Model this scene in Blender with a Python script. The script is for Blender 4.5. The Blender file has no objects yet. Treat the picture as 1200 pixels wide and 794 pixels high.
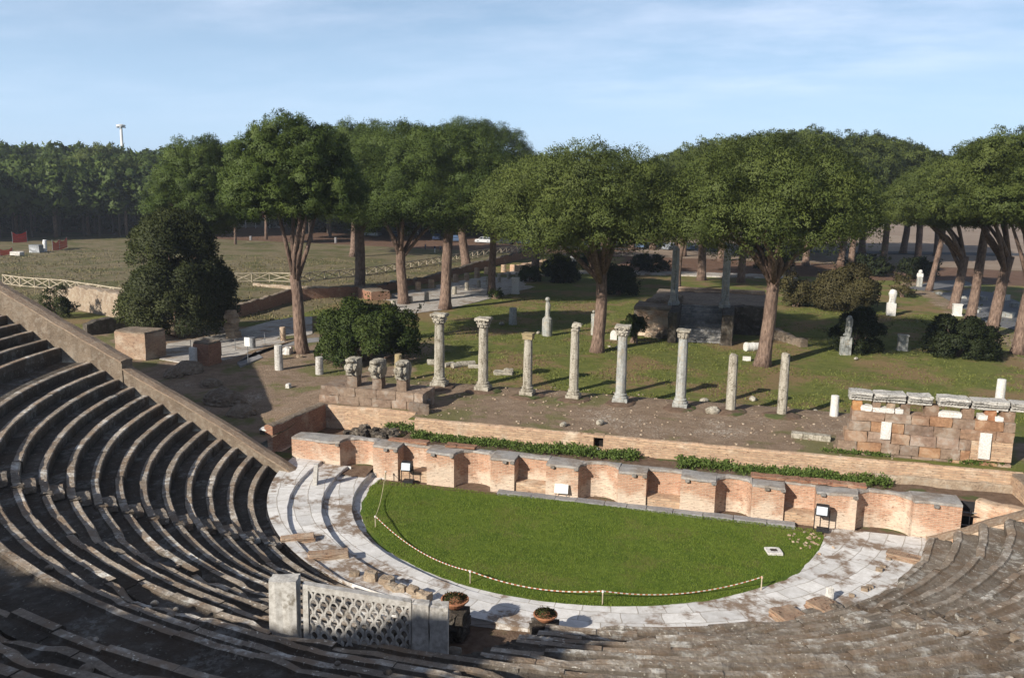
import bpy, bmesh, math, random
import numpy as np
from mathutils import Vector, Matrix
PI = math.pi
sc = bpy.context.scene
COL = sc.collection
rnd = random.Random(7)

# ------------------------------------------------------------------ camera model (photo 1200x794)
FOC, PIT, ROLL, YAW, CAMH = 1000.0, .1775, .015, -.267, 14.0
cy_, sy_ = math.cos(YAW), math.sin(YAW)
FW = np.array([sy_*math.cos(PIT), cy_*math.cos(PIT), -math.sin(PIT)])
_r0 = np.array([cy_, -sy_, 0.0]); _u0 = np.cross(_r0, FW)
RT = math.cos(ROLL)*_r0 + math.sin(ROLL)*_u0
UP = -math.sin(ROLL)*_r0 + math.cos(ROLL)*_u0
CAM = np.array([0, 0, CAMH])
LZ, TZ = 1.25, 1.6            # level of the park and of the earth terrace behind the stage
GZ = TZ
def ray(px, py): return ((px-600)*RT - (py-397)*UP)/FOC + FW
def G(px, py, z=None):
    z = GZ if z is None else z
    d = ray(px, py); P = CAM + d*((z-CAMH)/d[2]); return float(P[0]), float(P[1])
def ATY(px, py, y):
    d = ray(px, py); P = CAM + d*(y/d[1]); return float(P[0]), float(P[2])
def MPP(x, y, z=None):
    z = GZ if z is None else z
    return float((np.array([x, y, z])-CAM) @ FW)/FOC      # metres per photo pixel there
def PXC(x, y, z):
    d = np.array([x, y, z])-CAM; return 600+FOC*float(d@RT)/float(d@FW)
def ZTOP(x, y, py):
    # height of a point above (x, y) that shows at photo row py
    lo, hi = -5., 60.
    for _ in range(50):
        m = (lo+hi)/2; d = np.array([x, y, m])-CAM
        row = 397-FOC*(d@UP)/(d@FW)
        if row > py: lo = m
        else: hi = m
    return lo

# ------------------------------------------------------------------ noise
def vnoise(x, y, seed=0):
    x = np.asarray(x, float); y = np.asarray(y, float)
    xi = np.floor(x); yi = np.floor(y); xf = x-xi; yf = y-yi
    xf = xf*xf*(3-2*xf); yf = yf*yf*(3-2*yf)
    def h(a, b):
        s = np.sin(a*127.1+b*311.7+seed*74.7)*43758.5453
        return s-np.floor(s)
    return (h(xi, yi)*(1-xf)+h(xi+1, yi)*xf)*(1-yf)+(h(xi, yi+1)*(1-xf)+h(xi+1, yi+1)*xf)*yf
def fbm(x, y, seed=0, oct=4):
    t = 0; a = .5
    for i in range(oct):
        t = t+a*vnoise(np.asarray(x)*2**i, np.asarray(y)*2**i, seed+i*3); a *= .5
    return t
def sstep(a, b, x):
    t = np.clip((np.asarray(x, float)-a)/(b-a), 0, 1); return t*t*(3-2*t)

# ------------------------------------------------------------------ materials
def mat(name): 
    m = bpy.data.materials.new(name); m.use_nodes = True
    nt = m.node_tree; b = nt.nodes['Principled BSDF']; b.inputs['Roughness'].default_value = .85
    b.inputs['Specular IOR Level'].default_value = .25
    return m, nt, b
def N(nt, typ, **kw):
    n = nt.nodes.new(typ)
    for k, v in kw.items():
        if k.startswith('i_'): n.inputs[k[2:].replace('_', ' ')].default_value = v
        else: setattr(n, k, v)
    return n
def mixc(nt, fac, a, b, blend='MIX'):
    n = nt.nodes.new('ShaderNodeMix'); n.data_type = 'RGBA'; n.blend_type = blend
    for k, v in ((0, fac), (6, a), (7, b)):
        if hasattr(v, 'links') or hasattr(v, 'is_linked'): nt.links.new(v, n.inputs[k])
        elif k == 0: n.inputs[0].default_value = v
        else: n.inputs[k].default_value = (*v, 1) if len(v) == 3 else v
    return n.outputs[2]
def ramp(nt, src, a, b, smooth=True):
    n = nt.nodes.new('ShaderNodeMapRange'); n.interpolation_type = 'SMOOTHSTEP' if smooth else 'LINEAR'
    n.inputs['From Min'].default_value = a; n.inputs['From Max'].default_value = b
    nt.links.new(src, n.inputs['Value']); return n.outputs[0]
def noise(nt, scale, detail=4, coord=None, rough=.6, vec=(1, 1, 1)):
    n = nt.nodes.new('ShaderNodeTexNoise'); n.inputs['Scale'].default_value = scale
    n.inputs['Detail'].default_value = detail; n.inputs['Roughness'].default_value = rough
    if coord is None:
        g = nt.nodes.new('ShaderNodeNewGeometry'); coord = g.outputs['Position']
    if vec != (1, 1, 1):
        mp = nt.nodes.new('ShaderNodeMapping'); mp.inputs['Scale'].default_value = vec
        nt.links.new(coord, mp.inputs['Vector']); coord = mp.outputs[0]
    nt.links.new(coord, n.inputs['Vector']); return n.outputs['Fac']
def mth(nt, op, a, b=None):
    n = nt.nodes.new('ShaderNodeMath'); n.operation = op
    for i, v in enumerate((a, b)):
        if v is None: continue
        if hasattr(v, 'is_linked'): nt.links.new(v, n.inputs[i])
        else: n.inputs[i].default_value = v
    return n.outputs[0]
def bump(nt, b, h, strength=.5, dist=.05):
    n = nt.nodes.new('ShaderNodeBump'); n.inputs['Strength'].default_value = strength; n.inputs['Distance'].default_value = dist
    nt.links.new(h, n.inputs['Height']); nt.links.new(n.outputs[0], b.inputs['Normal'])
def attr(nt, name):
    n = nt.nodes.new('ShaderNodeAttribute'); n.attribute_name = name; return n
def uvc(nt): return nt.nodes.new('ShaderNodeTexCoord').outputs['UV']
def objc(nt): return nt.nodes.new('ShaderNodeTexCoord').outputs['Object']
def setc(nt, b, c): nt.links.new(c, b.inputs['Base Color'])

def stone(name, c1, c2, c3, s=1.5, big=.25, bmp=.6, bd=.03, tint=True, patch=(.5, .62), speck=None, soil=None, streak=False):
    """weathered stone: c1 base, c2 blotches, c3 pale lichen / dirt"""
    m, nt, b = mat(name)
    n1 = noise(nt, s, 6); n2 = noise(nt, big, 4); n3 = noise(nt, s*4, 5, rough=.7)
    c = mixc(nt, ramp(nt, n2, .35, .65), c1, c2)
    c = mixc(nt, mth(nt, 'MULTIPLY', ramp(nt, n1, *patch), ramp(nt, n3, .35, .6)), c, c3)
    c = mixc(nt, ramp(nt, n3, .3, .7), c, mixc(nt, 1, c, (.62, .6, .58), 'MULTIPLY'))
    if streak:
        c = mixc(nt, mth(nt, 'MULTIPLY', ramp(nt, noise(nt, 2.6, 5, vec=(2.2, 2.2, .28), rough=.65), .50, .64), .75), c, mixc(nt, 1, c, (.42, .40, .36), 'MULTIPLY'))
    if soil:
        c = mixc(nt, mth(nt, 'MULTIPLY', ramp(nt, noise(nt, .55, 5, rough=.6), .53, .62), ramp(nt, noise(nt, 5, 5, rough=.7), .42, .60)), c, (.40, .385, .35))
        c = mixc(nt, mth(nt, 'MULTIPLY', ramp(nt, noise(nt, .8, 6, rough=.7), .48, .60), .75), c, soil)
    if speck:
        c = mixc(nt, ramp(nt, noise(nt, 9, 3, rough=.6), .62, .70), c, speck)
    if tint:
        c = mixc(nt, 1, c, attr(nt, 'tint').outputs['Color'], 'MULTIPLY')
    setc(nt, b, c); bump(nt, b, mth(nt, 'ADD', n3, n1), bmp, bd); return m

def brickmat(name, c1, c2, mortar, pale, bw=.28, bh=.075, palez=(.55, .7), foot=False):
    m, nt, b = mat(name)
    uv = uvc(nt)
    w = noise(nt, 1.2, 3)
    bt = nt.nodes.new('ShaderNodeTexBrick'); bt.inputs['Scale'].default_value = 1
    bt.inputs['Brick Width'].default_value = bw; bt.inputs['Row Height'].default_value = bh
    bt.inputs['Mortar Size'].default_value = .012; bt.inputs['Mortar Smooth'].default_value = .4; bt.inputs['Bias'].default_value = .0
    bt.inputs['Color1'].default_value = (*c1, 1); bt.inputs['Color2'].default_value = (*c2, 1); bt.inputs['Mortar'].default_value = (*mortar, 1)
    nt.links.new(uv, bt.inputs['Vector'])
    n1 = noise(nt, .9, 5); n2 = noise(nt, 6, 5, vec=(.5, .5, 1.6)); n3 = noise(nt, 14, 4, vec=(.4, .4, 1.5))
    if foot:
        gp = nt.nodes.new('ShaderNodeNewGeometry'); sx = nt.nodes.new('ShaderNodeSeparateXYZ'); nt.links.new(gp.outputs['Position'], sx.inputs[0])
        n1 = mth(nt, 'ADD', n1, mth(nt, 'MULTIPLY', mth(nt, 'SUBTRACT', .75, sx.outputs['Z']), .22))
    c = mixc(nt, mth(nt, 'MULTIPLY', ramp(nt, n1, *palez), .85), bt.outputs['Color'], pale)
    c = mixc(nt, ramp(nt, n2, .42, .68), c, mixc(nt, 1, c, (1.22, 1.2, 1.18), 'MULTIPLY'))
    c = mixc(nt, ramp(nt, n3, .57, .68), c, mixc(nt, 1, c, (.36, .30, .27), 'MULTIPLY'))
    c = mixc(nt, 1, c, attr(nt, 'tint').outputs['Color'], 'MULTIPLY')
    setc(nt, b, c)
    h = mth(nt, 'ADD', mth(nt, 'MULTIPLY', bt.outputs['Fac'], -.6), mth(nt, 'ADD', n2, n3))
    bump(nt, b, h, .8, .03); return m

M = {}
M['tuff'] = stone('weathered tuff', (.240, .200, .158), (.170, .143, .115), (.43, .40, .355), s=2.2, big=.5, bmp=.9, bd=.05, patch=(.50, .66), speck=(.46, .43, .37), soil=(.150, .105, .070))
M['tuffwall'] = stone('ruin tuff', (.315, .235, .175), (.25, .175, .13), (.44, .375, .315), s=1.6, big=.6, bd=.04)
M['concrete'] = stone('roman concrete', (.27, .215, .16), (.20, .155, .115), (.36, .31, .25), s=4, big=.7, bmp=.9, bd=.05)
M['ridge'] = stone('pebbled mortar coping', (.40, .30, .215), (.31, .225, .16), (.50, .42, .33), s=7, big=.5, bmp=1, bd=.05)
M['marble'] = stone('weathered marble', (.60, .585, .55), (.50, .48, .45), (.30, .27, .22), s=1.8, big=.8, bmp=.35, bd=.015, patch=(.56, .75))
M['oldmarble'] = stone('lichened marble', (.47, .44, .37), (.40, .365, .30), (.20, .175, .13), s=3, big=1.2, bmp=.5, bd=.02, patch=(.48, .7), streak=True)
M['cipollino'] = stone('grey green marble', (.42, .425, .40), (.33, .345, .335), (.52, .48, .40), s=2, big=1.1, bmp=.4, bd=.015, streak=True)
M['whitemarble'] = stone('clean white marble', (.74, .73, .70), (.68, .66, .62), (.50, .46, .40), s=4, big=1.2, bmp=.2, bd=.01, patch=(.62, .8))
M['cap'] = stone('grey mortar coping', (.34, .33, .32), (.29, .245, .205), (.46, .44, .41), s=3, big=.8, bmp=.6, bd=.02)
M['greystone'] = stone('grey paving stone', (.30, .30, .31), (.24, .235, .24), (.38, .37, .36), s=2.5, big=.4, bmp=.6, bd=.03)
M['darkrubble'] = stone('dark rubble', (.115, .095, .075), (.075, .062, .05), (.21, .19, .16), s=3, big=1, bmp=1, bd=.06)
M['palerubble'] = stone('pale rubble', (.42, .33, .24), (.33, .25, .18), (.52, .45, .36), s=2.5, big=.8, bmp=1, bd=.06)
M['brick'] = brickmat('roman brick', (.50, .285, .175), (.43, .23, .14), (.50, .39, .28), (.60, .49, .375), palez=(.40, .62))
M['palebrick'] = brickmat('pale roman brick', (.46, .32, .21), (.33, .215, .145), (.38, .295, .215), (.53, .44, .335), bw=.42, bh=.12, palez=(.50, .74))
M['stagebrick'] = brickmat('stage front brick', (.46, .265, .175), (.38, .20, .13), (.46, .36, .27), (.58, .48, .38), palez=(.43, .62), foot=True)
M['wornbrick'] = brickmat('worn brown brick', (.34, .225, .15), (.27, .165, .11), (.33, .26, .19), (.42, .34, .26), palez=(.45, .66))
M['redbrick'] = brickmat('dark red brick', (.32, .15, .09), (.26, .11, .07), (.32, .24, .17), (.42, .3, .21))

def plain(name, c, rough=.7, metal=0, var=.25, s=6):
    m, nt, b = mat(name); n = noise(nt, s, 4)
    setc(nt, b, mixc(nt, ramp(nt, n, .3, .7), tuple(x*(1-var) for x in c), tuple(min(1, x*(1+var)) for x in c)))
    b.inputs['Roughness'].default_value = rough; b.inputs['Metallic'].default_value = metal; return m
M['shadepave'] = plain('shade darkened paving', (.13, .13, .135), .8)
M['treeshade'] = plain('treeshade', (.055, .055, .058), .9)
M['wood'] = plain('pale fence wood', (.40, .34, .25), s=3)
M['steel'] = plain('railing steel', (.26, .27, .28), .5, .6)
M['white'] = plain('white paint', (.72, .72, .70), .6, 0, .06)
M['black'] = plain('black housing', (.025, .025, .028), .5)
M['dark'] = plain('dark opening', (.012, .010, .009), .95)
M['terracotta'] = plain('terracotta', (.36, .16, .085), .8)
M['soil'] = plain('potting soil', (.05, .035, .022), .95)
M['rope'] = plain('cord', (.45, .40, .24), .8)
M['redplastic'] = plain('red plastic', (.55, .05, .03), .6)
M['rednet'] = plain('orange red barrier netting', (.50, .045, .03), .7)
M['canvas'] = plain('dull red awning', (.28, .05, .045), .8)
M['plaster'] = plain('pale plaster', (.58, .55, .50), .9)
M['glass_dark'] = plain('dark glass', (.015, .018, .022), .08)
M['rubber'] = plain('tyre', (.02, .02, .02), .8)
M['lampglass'] = plain('lamp glass', (.55, .60, .66), .12, 0, .05)
for i, c in enumerate([(.03, .045, .085), (.25, .27, .30), (.018, .02, .025), (.10, .15, .24), (.5, .5, .5), (.16, .02, .02)]):
    M['paint%d' % i] = plain('car paint %d' % i, c, .3, .2, .05)

M['palebrickcap'] = stone('yellowed stone', (.44, .36, .20), (.38, .30, .17), (.22, .18, .12), s=5, big=1.5)
M['oldmarble2'] = stone('grey streaked marble', (.56, .54, .50), (.46, .45, .42), (.16, .15, .135), s=3.5, big=1.5, bmp=.6, bd=.03, patch=(.5, .66))
M['striped'] = stone('striped plastic', (.72, .70, .66), (.70, .68, .64), (.6, .58, .55), s=5, big=2, bmp=.1)
M['greydark'] = stone('dark grey steps', (.30, .295, .29), (.20, .20, .20), (.42, .40, .36), s=2.2, big=.8, bmp=.7, bd=.03)
def barkmat():
    m, nt, b = mat('pine bark'); o = objc(nt)
    v = nt.nodes.new('ShaderNodeTexVoronoi'); v.inputs['Scale'].default_value = 5
    mp = nt.nodes.new('ShaderNodeMapping'); mp.inputs['Scale'].default_value = (1, 1, .3)
    nt.links.new(o, mp.inputs['Vector']); nt.links.new(mp.outputs[0], v.inputs['Vector'])
    n = noise(nt, 7, 5, o, vec=(1, 1, .35)); n2 = noise(nt, .5, 3, o)
    c = mixc(nt, ramp(nt, n, .3, .7), (.115, .076, .058), (.245, .170, .128))
    c = mixc(nt, ramp(nt, n2, .4, .65), c, mixc(nt, 1, c, (.72, .70, .70), 'MULTIPLY'))
    c = mixc(nt, ramp(nt, v.outputs['Distance'], .0, .35), mixc(nt, 1, c, (.45, .42, .4), 'MULTIPLY'), c)
    setc(nt, b, c); bump(nt, b, mth(nt, 'ADD', v.outputs['Distance'], n), .9, .06); return m
M['bark'] = barkmat()
M['darkbark'] = plain('dark wood trunks', (.07, .055, .045), .9)

def leafmat(name, dark, light, trans=.30):
    m, nt, b = mat(name); a = attr(nt, 'tint')
    c = mixc(nt, a.outputs['Fac'], dark, light)
    oi = nt.nodes.new('ShaderNodeObjectInfo')
    setc(nt, b, c); b.inputs['Roughness'].default_value = .6; b.inputs['Specular IOR Level'].default_value = .2
    t = nt.nodes.new('ShaderNodeBsdfTranslucent'); nt.links.new(c, t.inputs['Color'])
    ms = nt.nodes.new('ShaderNodeMixShader'); ms.inputs[0].default_value = trans
    nt.links.new(b.outputs[0], ms.inputs[1]); nt.links.new(t.outputs[0], ms.inputs[2])
    nt.links.new(ms.outputs[0], nt.nodes['Material Output'].inputs['Surface']); return m
M['pine'] = leafmat('pine needles', (.040, .066, .014), (.110, .148, .032))
M['pine2'] = leafmat('grey green pine needles', (.054, .077, .018), (.142, .170, .042))
M['oak'] = leafmat('holm oak leaves', (.022, .030, .010), (.070, .080, .022))
M['laurel'] = leafmat('laurel leaves', (.024, .042, .009), (.080, .108, .022))
M['shrub'] = leafmat('dark shrub leaves', (.016, .024, .009), (.045, .058, .018))
M['dryshrub'] = leafmat('brownish shrub leaves', (.06, .05, .022), (.13, .115, .045))
M['weed'] = leafmat('weed leaves', (.055, .090, .018), (.130, .185, .042), .25)
M['blade'] = leafmat('grass blades', (.100, .155, .018), (.205, .265, .040), .25)

M['dryblade'] = leafmat('dry meadow tufts', (.11, .095, .040), (.22, .185, .09), .2)
M['lawnblade'] = leafmat('lawn tufts', (.075, .095, .018), (.185, .195, .050), .2)
def groundmat():
    m, nt, b = mat('park ground')
    at = attr(nt, 'mask'); sep = nt.nodes.new('ShaderNodeSeparateColor'); nt.links.new(at.outputs['Color'], sep.inputs[0])
    al = at.outputs['Alpha']
    n0 = noise(nt, .22, 6, rough=.65); n1 = noise(nt, 1.3, 6, rough=.7); n2 = noise(nt, 9, 5, rough=.7); n3 = noise(nt, .06, 4)
    g = mixc(nt, ramp(nt, n1, .3, .7), (.110, .135, .024), (.190, .200, .046))
    g = mixc(nt, mth(nt, 'MULTIPLY', ramp(nt, n0, .46, .60), .85), g, (.270, .175, .092))
    g = mixc(nt, ramp(nt, n2, .35, .7), mixc(nt, 1, g, (.7, .7, .7), 'MULTIPLY'), g)
    d = mixc(nt, ramp(nt, n1, .3, .7), (.190, .132, .088), (.275, .200, .140))
    d = mixc(nt, ramp(nt, mth(nt, 'MULTIPLY', n0, n2), .30, .40), d, (.46, .40, .33))
    d = mixc(nt, ramp(nt, n0, .41, .50), mixc(nt, .65, d, (.11, .125, .03)), d)
    dry = mixc(nt, ramp(nt, n1, .3, .7), (.125, .102, .052), (.205, .165, .098))
    dry = mixc(nt, ramp(nt, n0, .45, .6), dry, (.100, .098, .036))
    lit = mixc(nt, ramp(nt, n1, .3, .7), (.105, .058, .036), (.17, .10, .065))
    pl = mixc(nt, ramp(nt, n3, .35, .65), (.235, .175, .130), (.29, .225, .170))
    def f(ch, w=.55):
        s = mth(nt, 'ADD', ch, mth(nt, 'MULTIPLY', mth(nt, 'SUBTRACT', n1, .5), w))
        s = mth(nt, 'ADD', s, mth(nt, 'MULTIPLY', mth(nt, 'SUBTRACT', n0, .5), w))
        return ramp(nt, s, .38, .62)
    c = mixc(nt, f(sep.outputs[0]), g, d)
    c = mixc(nt, f(sep.outputs[1]), c, dry)
    c = mixc(nt, f(sep.outputs[2]), c, lit)
    c = mixc(nt, f(al, .2), c, pl)
    setc(nt, b, c); b.inputs['Roughness'].default_value = .95
    bump(nt, b, mth(nt, 'ADD', n1, n2), .8, .12); return m
M['ground'] = groundmat()
def lawnmat():
    m, nt, b = mat('orchestra turf')
    n0 = noise(nt, .5, 5); n1 = noise(nt, 3, 5, rough=.7); n2 = noise(nt, 26, 4, rough=.7)
    c = mixc(nt, ramp(nt, n1, .3, .7), (.100, .150, .018), (.180, .235, .032))
    c = mixc(nt, ramp(nt, n0, .35, .65), c, mixc(nt, 1, c, (.70, .80, .66), 'MULTIPLY'))
    c = mixc(nt, mth(nt, 'MULTIPLY', ramp(nt, noise(nt, .4, 6, rough=.75), .50, .64), .75), c, (.19, .185, .05))
    c = mixc(nt, ramp(nt, n2, .3, .7), mixc(nt, 1, c, (.55, .6, .5), 'MULTIPLY'), c)
    setc(nt, b, c); b.inputs['Roughness'].default_value = .95; bump(nt, b, mth(nt, 'ADD', n1, n2), .8, .06); return m
M['turf'] = lawnmat()
def dirtmat():
    m, nt, b = mat('bare earth'); n0 = noise(nt, .6, 5); n1 = noise(nt, 3.5, 6, rough=.7); n2 = noise(nt, 18, 4)
    c = mixc(nt, ramp(nt, n1, .3, .7), (.105, .066, .044), (.175, .120, .084))
    c = mixc(nt, ramp(nt, n0, .52, .62), c, (.075, .09, .03))
    setc(nt, b, c); bump(nt, b, mth(nt, 'ADD', n1, n2), .8, .06); return m
M['dirt'] = dirtmat()
def pavemat(name, c1, c2, mort, dirt, bw, bh, dth=(.56, .66)):
    m, nt, b = mat(name); uv = uvc(nt)
    wn = nt.nodes.new('ShaderNodeTexNoise'); wn.inputs['Scale'].default_value = .8; nt.links.new(uv, wn.inputs['Vector'])
    add = nt.nodes.new('ShaderNodeVectorMath'); add.operation = 'MULTIPLY_ADD'; add.inputs[1].default_value = (.25, .25, 0)
    nt.links.new(wn.outputs['Color'], add.inputs[0]); nt.links.new(uv, add.inputs[2])
    bt = nt.nodes.new('ShaderNodeTexBrick'); bt.inputs['Scale'].default_value = 1
    bt.inputs['Brick Width'].default_value = bw; bt.inputs['Row Height'].default_value = bh
    bt.inputs['Mortar Size'].default_value = .018; bt.inputs['Mortar Smooth'].default_value = .3; bt.inputs['Bias'].default_value = .1
    bt.squash = .7; bt.squash_frequency = 3; bt.offset_frequency = 2
    for k, v in (('Color1', c1), ('Color2', c2), ('Mortar', mort)): bt.inputs[k].default_value = (*v, 1)
    nt.links.new(add.outputs[0], bt.inputs['Vector'])
    n0 = noise(nt, .55, 5, rough=.65); n1 = noise(nt, 2.4, 6, rough=.7); n2 = noise(nt, 11, 4)
    c = mixc(nt, ramp(nt, n1, .35, .7), mixc(nt, 1, bt.outputs['Color'], (.80, .79, .77), 'MULTIPLY'), bt.outputs['Color'])
    c = mixc(nt, mth(nt, 'MULTIPLY', ramp(nt, n0, *dth), ramp(nt, n1, .35, .55)), c, dirt)
    c = mixc(nt, ramp(nt, n2, .62, .75), c, mixc(nt, 1, c, (.6, .58, .54), 'MULTIPLY'))
    setc(nt, b, c); b.inputs['Roughness'].default_value = .75
    bump(nt, b, mth(nt, 'ADD', mth(nt, 'MULTIPLY', bt.outputs['Fac'], -1), n1), .5, .03); return m
M['marblepave'] = pavemat('marble paving', (.80, .785, .765), (.62, .61, .60), (.42, .385, .34), (.22, .16, .115), 1.35, .66, (.48, .58))
M['streetpave'] = pavemat('street paving', (.54, .51, .47), (.44, .41, .38), (.20, .165, .13), (.24, .18, .13), .8, .6, (.5, .62))

# ------------------------------------------------------------------ mesh building
class MB:
    def __init__(s): s.v = []; s.f = []; s.t = []
    def add(s, vs, fs, tint=1.0):
        o = len(s.v); s.v += [tuple(map(float, p)) for p in vs]; s.f += [tuple(i+o for i in f) for f in fs]
        s.t += [tint]*len(fs)
    def box(s, c, d, rz=0, tint=1.0, j=0, tilt=(0, 0)):
        """box centred at c, sizes d"""
        R = Matrix.Rotation(rz, 3, 'Z') @ Matrix.Rotation(tilt[0], 3, 'X') @ Matrix.Rotation(tilt[1], 3, 'Y')
        vs = []
        for sx, sy, sz in ((-1,-1,-1),(1,-1,-1),(1,1,-1),(-1,1,-1),(-1,-1,1),(1,-1,1),(1,1,1),(-1,1,1)):
            p = R @ Vector((sx*d[0]/2+rnd.uniform(-j, j), sy*d[1]/2+rnd.uniform(-j, j), sz*d[2]/2+rnd.uniform(-j, j)))
            vs.append((p.x+c[0], p.y+c[1], p.z+c[2]))
        s.add(vs, [(0,3,2,1),(4,5,6,7),(0,1,5,4),(1,2,6,5),(2,3,7,6),(3,0,4,7)], tint)
    def rbox(s, c, d, rz=0, tint=1.0, j=.03, n=3, rnds=.12):
        """worn block: subdivided, rounded, roughened"""
        R = Matrix.Rotation(rz, 3, 'Z'); idx = {}; vs = []; fs = []; sd = rnd.uniform(0, 99)
        def vid(i, k, l):
            key = (i, k, l)
            if key not in idx:
                u = np.array([i/n*2-1, k/n*2-1, l/n*2-1]); q = u/np.linalg.norm(u)*1.25
                p = u*(1-rnds)+q*rnds
                p = p*np.array(d)/2 + np.array([rnd.uniform(-j, j) for _ in range(3)])
                w = R @ Vector(p); idx[key] = len(vs); vs.append((w.x+c[0], w.y+c[1], w.z+c[2]))
            return idx[key]
        for a in range(n):
            for b in range(n):
                for l, fl in ((0, 1), (n, 0)):
                    for ax in range(3):
                        q = []
                        for (p1, p2) in ((a, b), (a+1, b), (a+1, b+1), (a, b+1)):
                            t = [0, 0, 0]; t[ax] = l; t[(ax+1) % 3] = p1; t[(ax+2) % 3] = p2; q.append(vid(*t))
                        fs.append(tuple(reversed(q)) if fl else tuple(q))
        s.add(vs, fs, tint)
    def tube(s, pts, rad, n=8, tint=1.0, cap=True, j=0, flute=0):
        """swept tube through pts with per-point radius"""
        P = [Vector(p) for p in pts]; vs = []; fs = []; prev = None
        for i, p in enumerate(P):
            d = (P[min(i+1, len(P)-1)]-P[max(i-1, 0)]).normalized()
            if prev is None:
                a = Vector((1, 0, 0)) if abs(d.x) < .9 else Vector((0, 1, 0)); x = (a-d*a.dot(d)).normalized()
            else: x = (prev-d*prev.dot(d)).normalized()
            prev = x; y = d.cross(x); r = rad[i] if hasattr(rad, '__len__') else rad
            for k in range(n):
                a = 2*PI*k/n; rr = r*(1+rnd.uniform(-j, j))*(1-(flute if k % 2 else 0)); w = p+x*math.cos(a)*rr+y*math.sin(a)*rr
                vs.append(w[:])
        for i in range(len(P)-1):
            for k in range(n): fs.append((i*n+k, i*n+(k+1) % n, (i+1)*n+(k+1) % n, (i+1)*n+k))
        if cap: fs += [tuple(reversed(range(n))), tuple(range((len(P)-1)*n, len(P)*n))]
        s.add(vs, fs, tint)
    def lathe(s, c, prof, n=20, tint=1.0, j=0, flute=0):
        s.tube([(c[0], c[1], c[2]+z) for r, z in prof], [r for r, z in prof], n, tint, True, j, flute) if all(prof[i+1][1] > prof[i][1] for i in range(len(prof)-1)) else s._lathe(c, prof, n, tint, j)
    def _lathe(s, c, prof, n, tint, j):
        vs = []; fs = []
        for r, z in prof:
            for k in range(n):
                a = 2*PI*k/n; rr = r*(1+rnd.uniform(-j, j)); vs.append((c[0]+rr*math.cos(a), c[1]+rr*math.sin(a), c[2]+z))
        for i in range(len(prof)-1):
            for k in range(n): fs.append((i*n+k, i*n+(k+1) % n, (i+1)*n+(k+1) % n, (i+1)*n+k))
        fs += [tuple(reversed(range(n))), tuple(range((len(prof)-1)*n, len(prof)*n))]
        s.add(vs, fs, tint)
    def prism(s, poly, z0, z1, tint=1.0, axis=None):
        n = len(poly); a = sum(poly[i][0]*poly[(i+1) % n][1]-poly[(i+1) % n][0]*poly[i][1] for i in range(n))
        if a < 0: poly = poly[::-1]
        z0f = z0 if callable(z0) else (lambda x, y: z0); z1f = z1 if callable(z1) else (lambda x, y: z1)
        vs = [(x, y, z0f(x, y)) for x, y in poly]+[(x, y, z1f(x, y)) for x, y in poly]
        s.add(vs, [tuple(reversed(range(n))), tuple(range(n, 2*n))]+[(i, (i+1) % n, n+(i+1) % n, n+i) for i in range(n)], tint)
    def rock(s, c, r, tint=1.0, sub=2, j=.18, sq=(1, 1, .75)):
        g = ICO[sub]; sd = rnd.uniform(0, 50); rz = rnd.uniform(0, 6.28); cs, sn = math.cos(rz), math.sin(rz)
        vs = []
        for x, y, z in g[0]:
            k = 1+j*2*(float(fbm(x*1.7+sd, y*1.7+z*1.3, 3, 3))-.45)+rnd.uniform(-j, j)*.25
            X, Y = x*k*sq[0], y*k*sq[1]
            vs.append((c[0]+r*(X*cs-Y*sn), c[1]+r*(X*sn+Y*cs), c[2]+r*z*k*sq[2]))
        s.add(vs, g[1], tint)
    def build(s, name, m, parent=None, smooth=False, uv=True):
        me = bpy.data.meshes.new(name); me.from_pydata(s.v, [], s.f); me.update()
        finish(me, s.t, uv, smooth)
        me.materials.append(m if not isinstance(m, str) else M[m])
        o = bpy.data.objects.new(name, me); COL.objects.link(o); o.parent = parent
        return o
def finish(me, tint, uv, smooth):
    np_ = len(me.polygons); nl = len(me.loops)
    ls = np.zeros(np_, int); me.polygons.foreach_get('loop_start', ls); lt = np.zeros(np_, int); me.polygons.foreach_get('loop_total', lt)
    if uv:
        nr = np.zeros(np_*3); me.polygons.foreach_get('normal', nr); nr = nr.reshape(-1, 3)
        vi = np.zeros(nl, int); me.loops.foreach_get('vertex_index', vi)
        co = np.zeros(len(me.vertices)*3); me.vertices.foreach_get('co', co); co = co.reshape(-1, 3)
        ln = np.repeat(nr, lt, axis=0); p = co[vi]
        h = np.hypot(ln[:, 0], ln[:, 1])+1e-9; tx, ty = -ln[:, 1]/h, ln[:, 0]/h
        flat = np.abs(ln[:, 2]) > .72
        U = np.where(flat, p[:, 0], p[:, 0]*tx+p[:, 1]*ty); V = np.where(flat, p[:, 1], p[:, 2])
        l = me.uv_layers.new(name='UVMap'); l.data.foreach_set('uv', np.stack([U, V], 1).ravel())
    a = me.attributes.new('tint', 'FLOAT_COLOR', 'CORNER')
    tt = np.array([(t, t, t) if not hasattr(t, '__len__') else t for t in tint], float).reshape(-1, 3)
    tl = np.repeat(tt, lt, axis=0)
    a.data.foreach_set('color', np.c_[tl, np.ones(nl)].ravel())
    me.polygons.foreach_set('use_smooth', np.full(np_, smooth))
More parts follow.
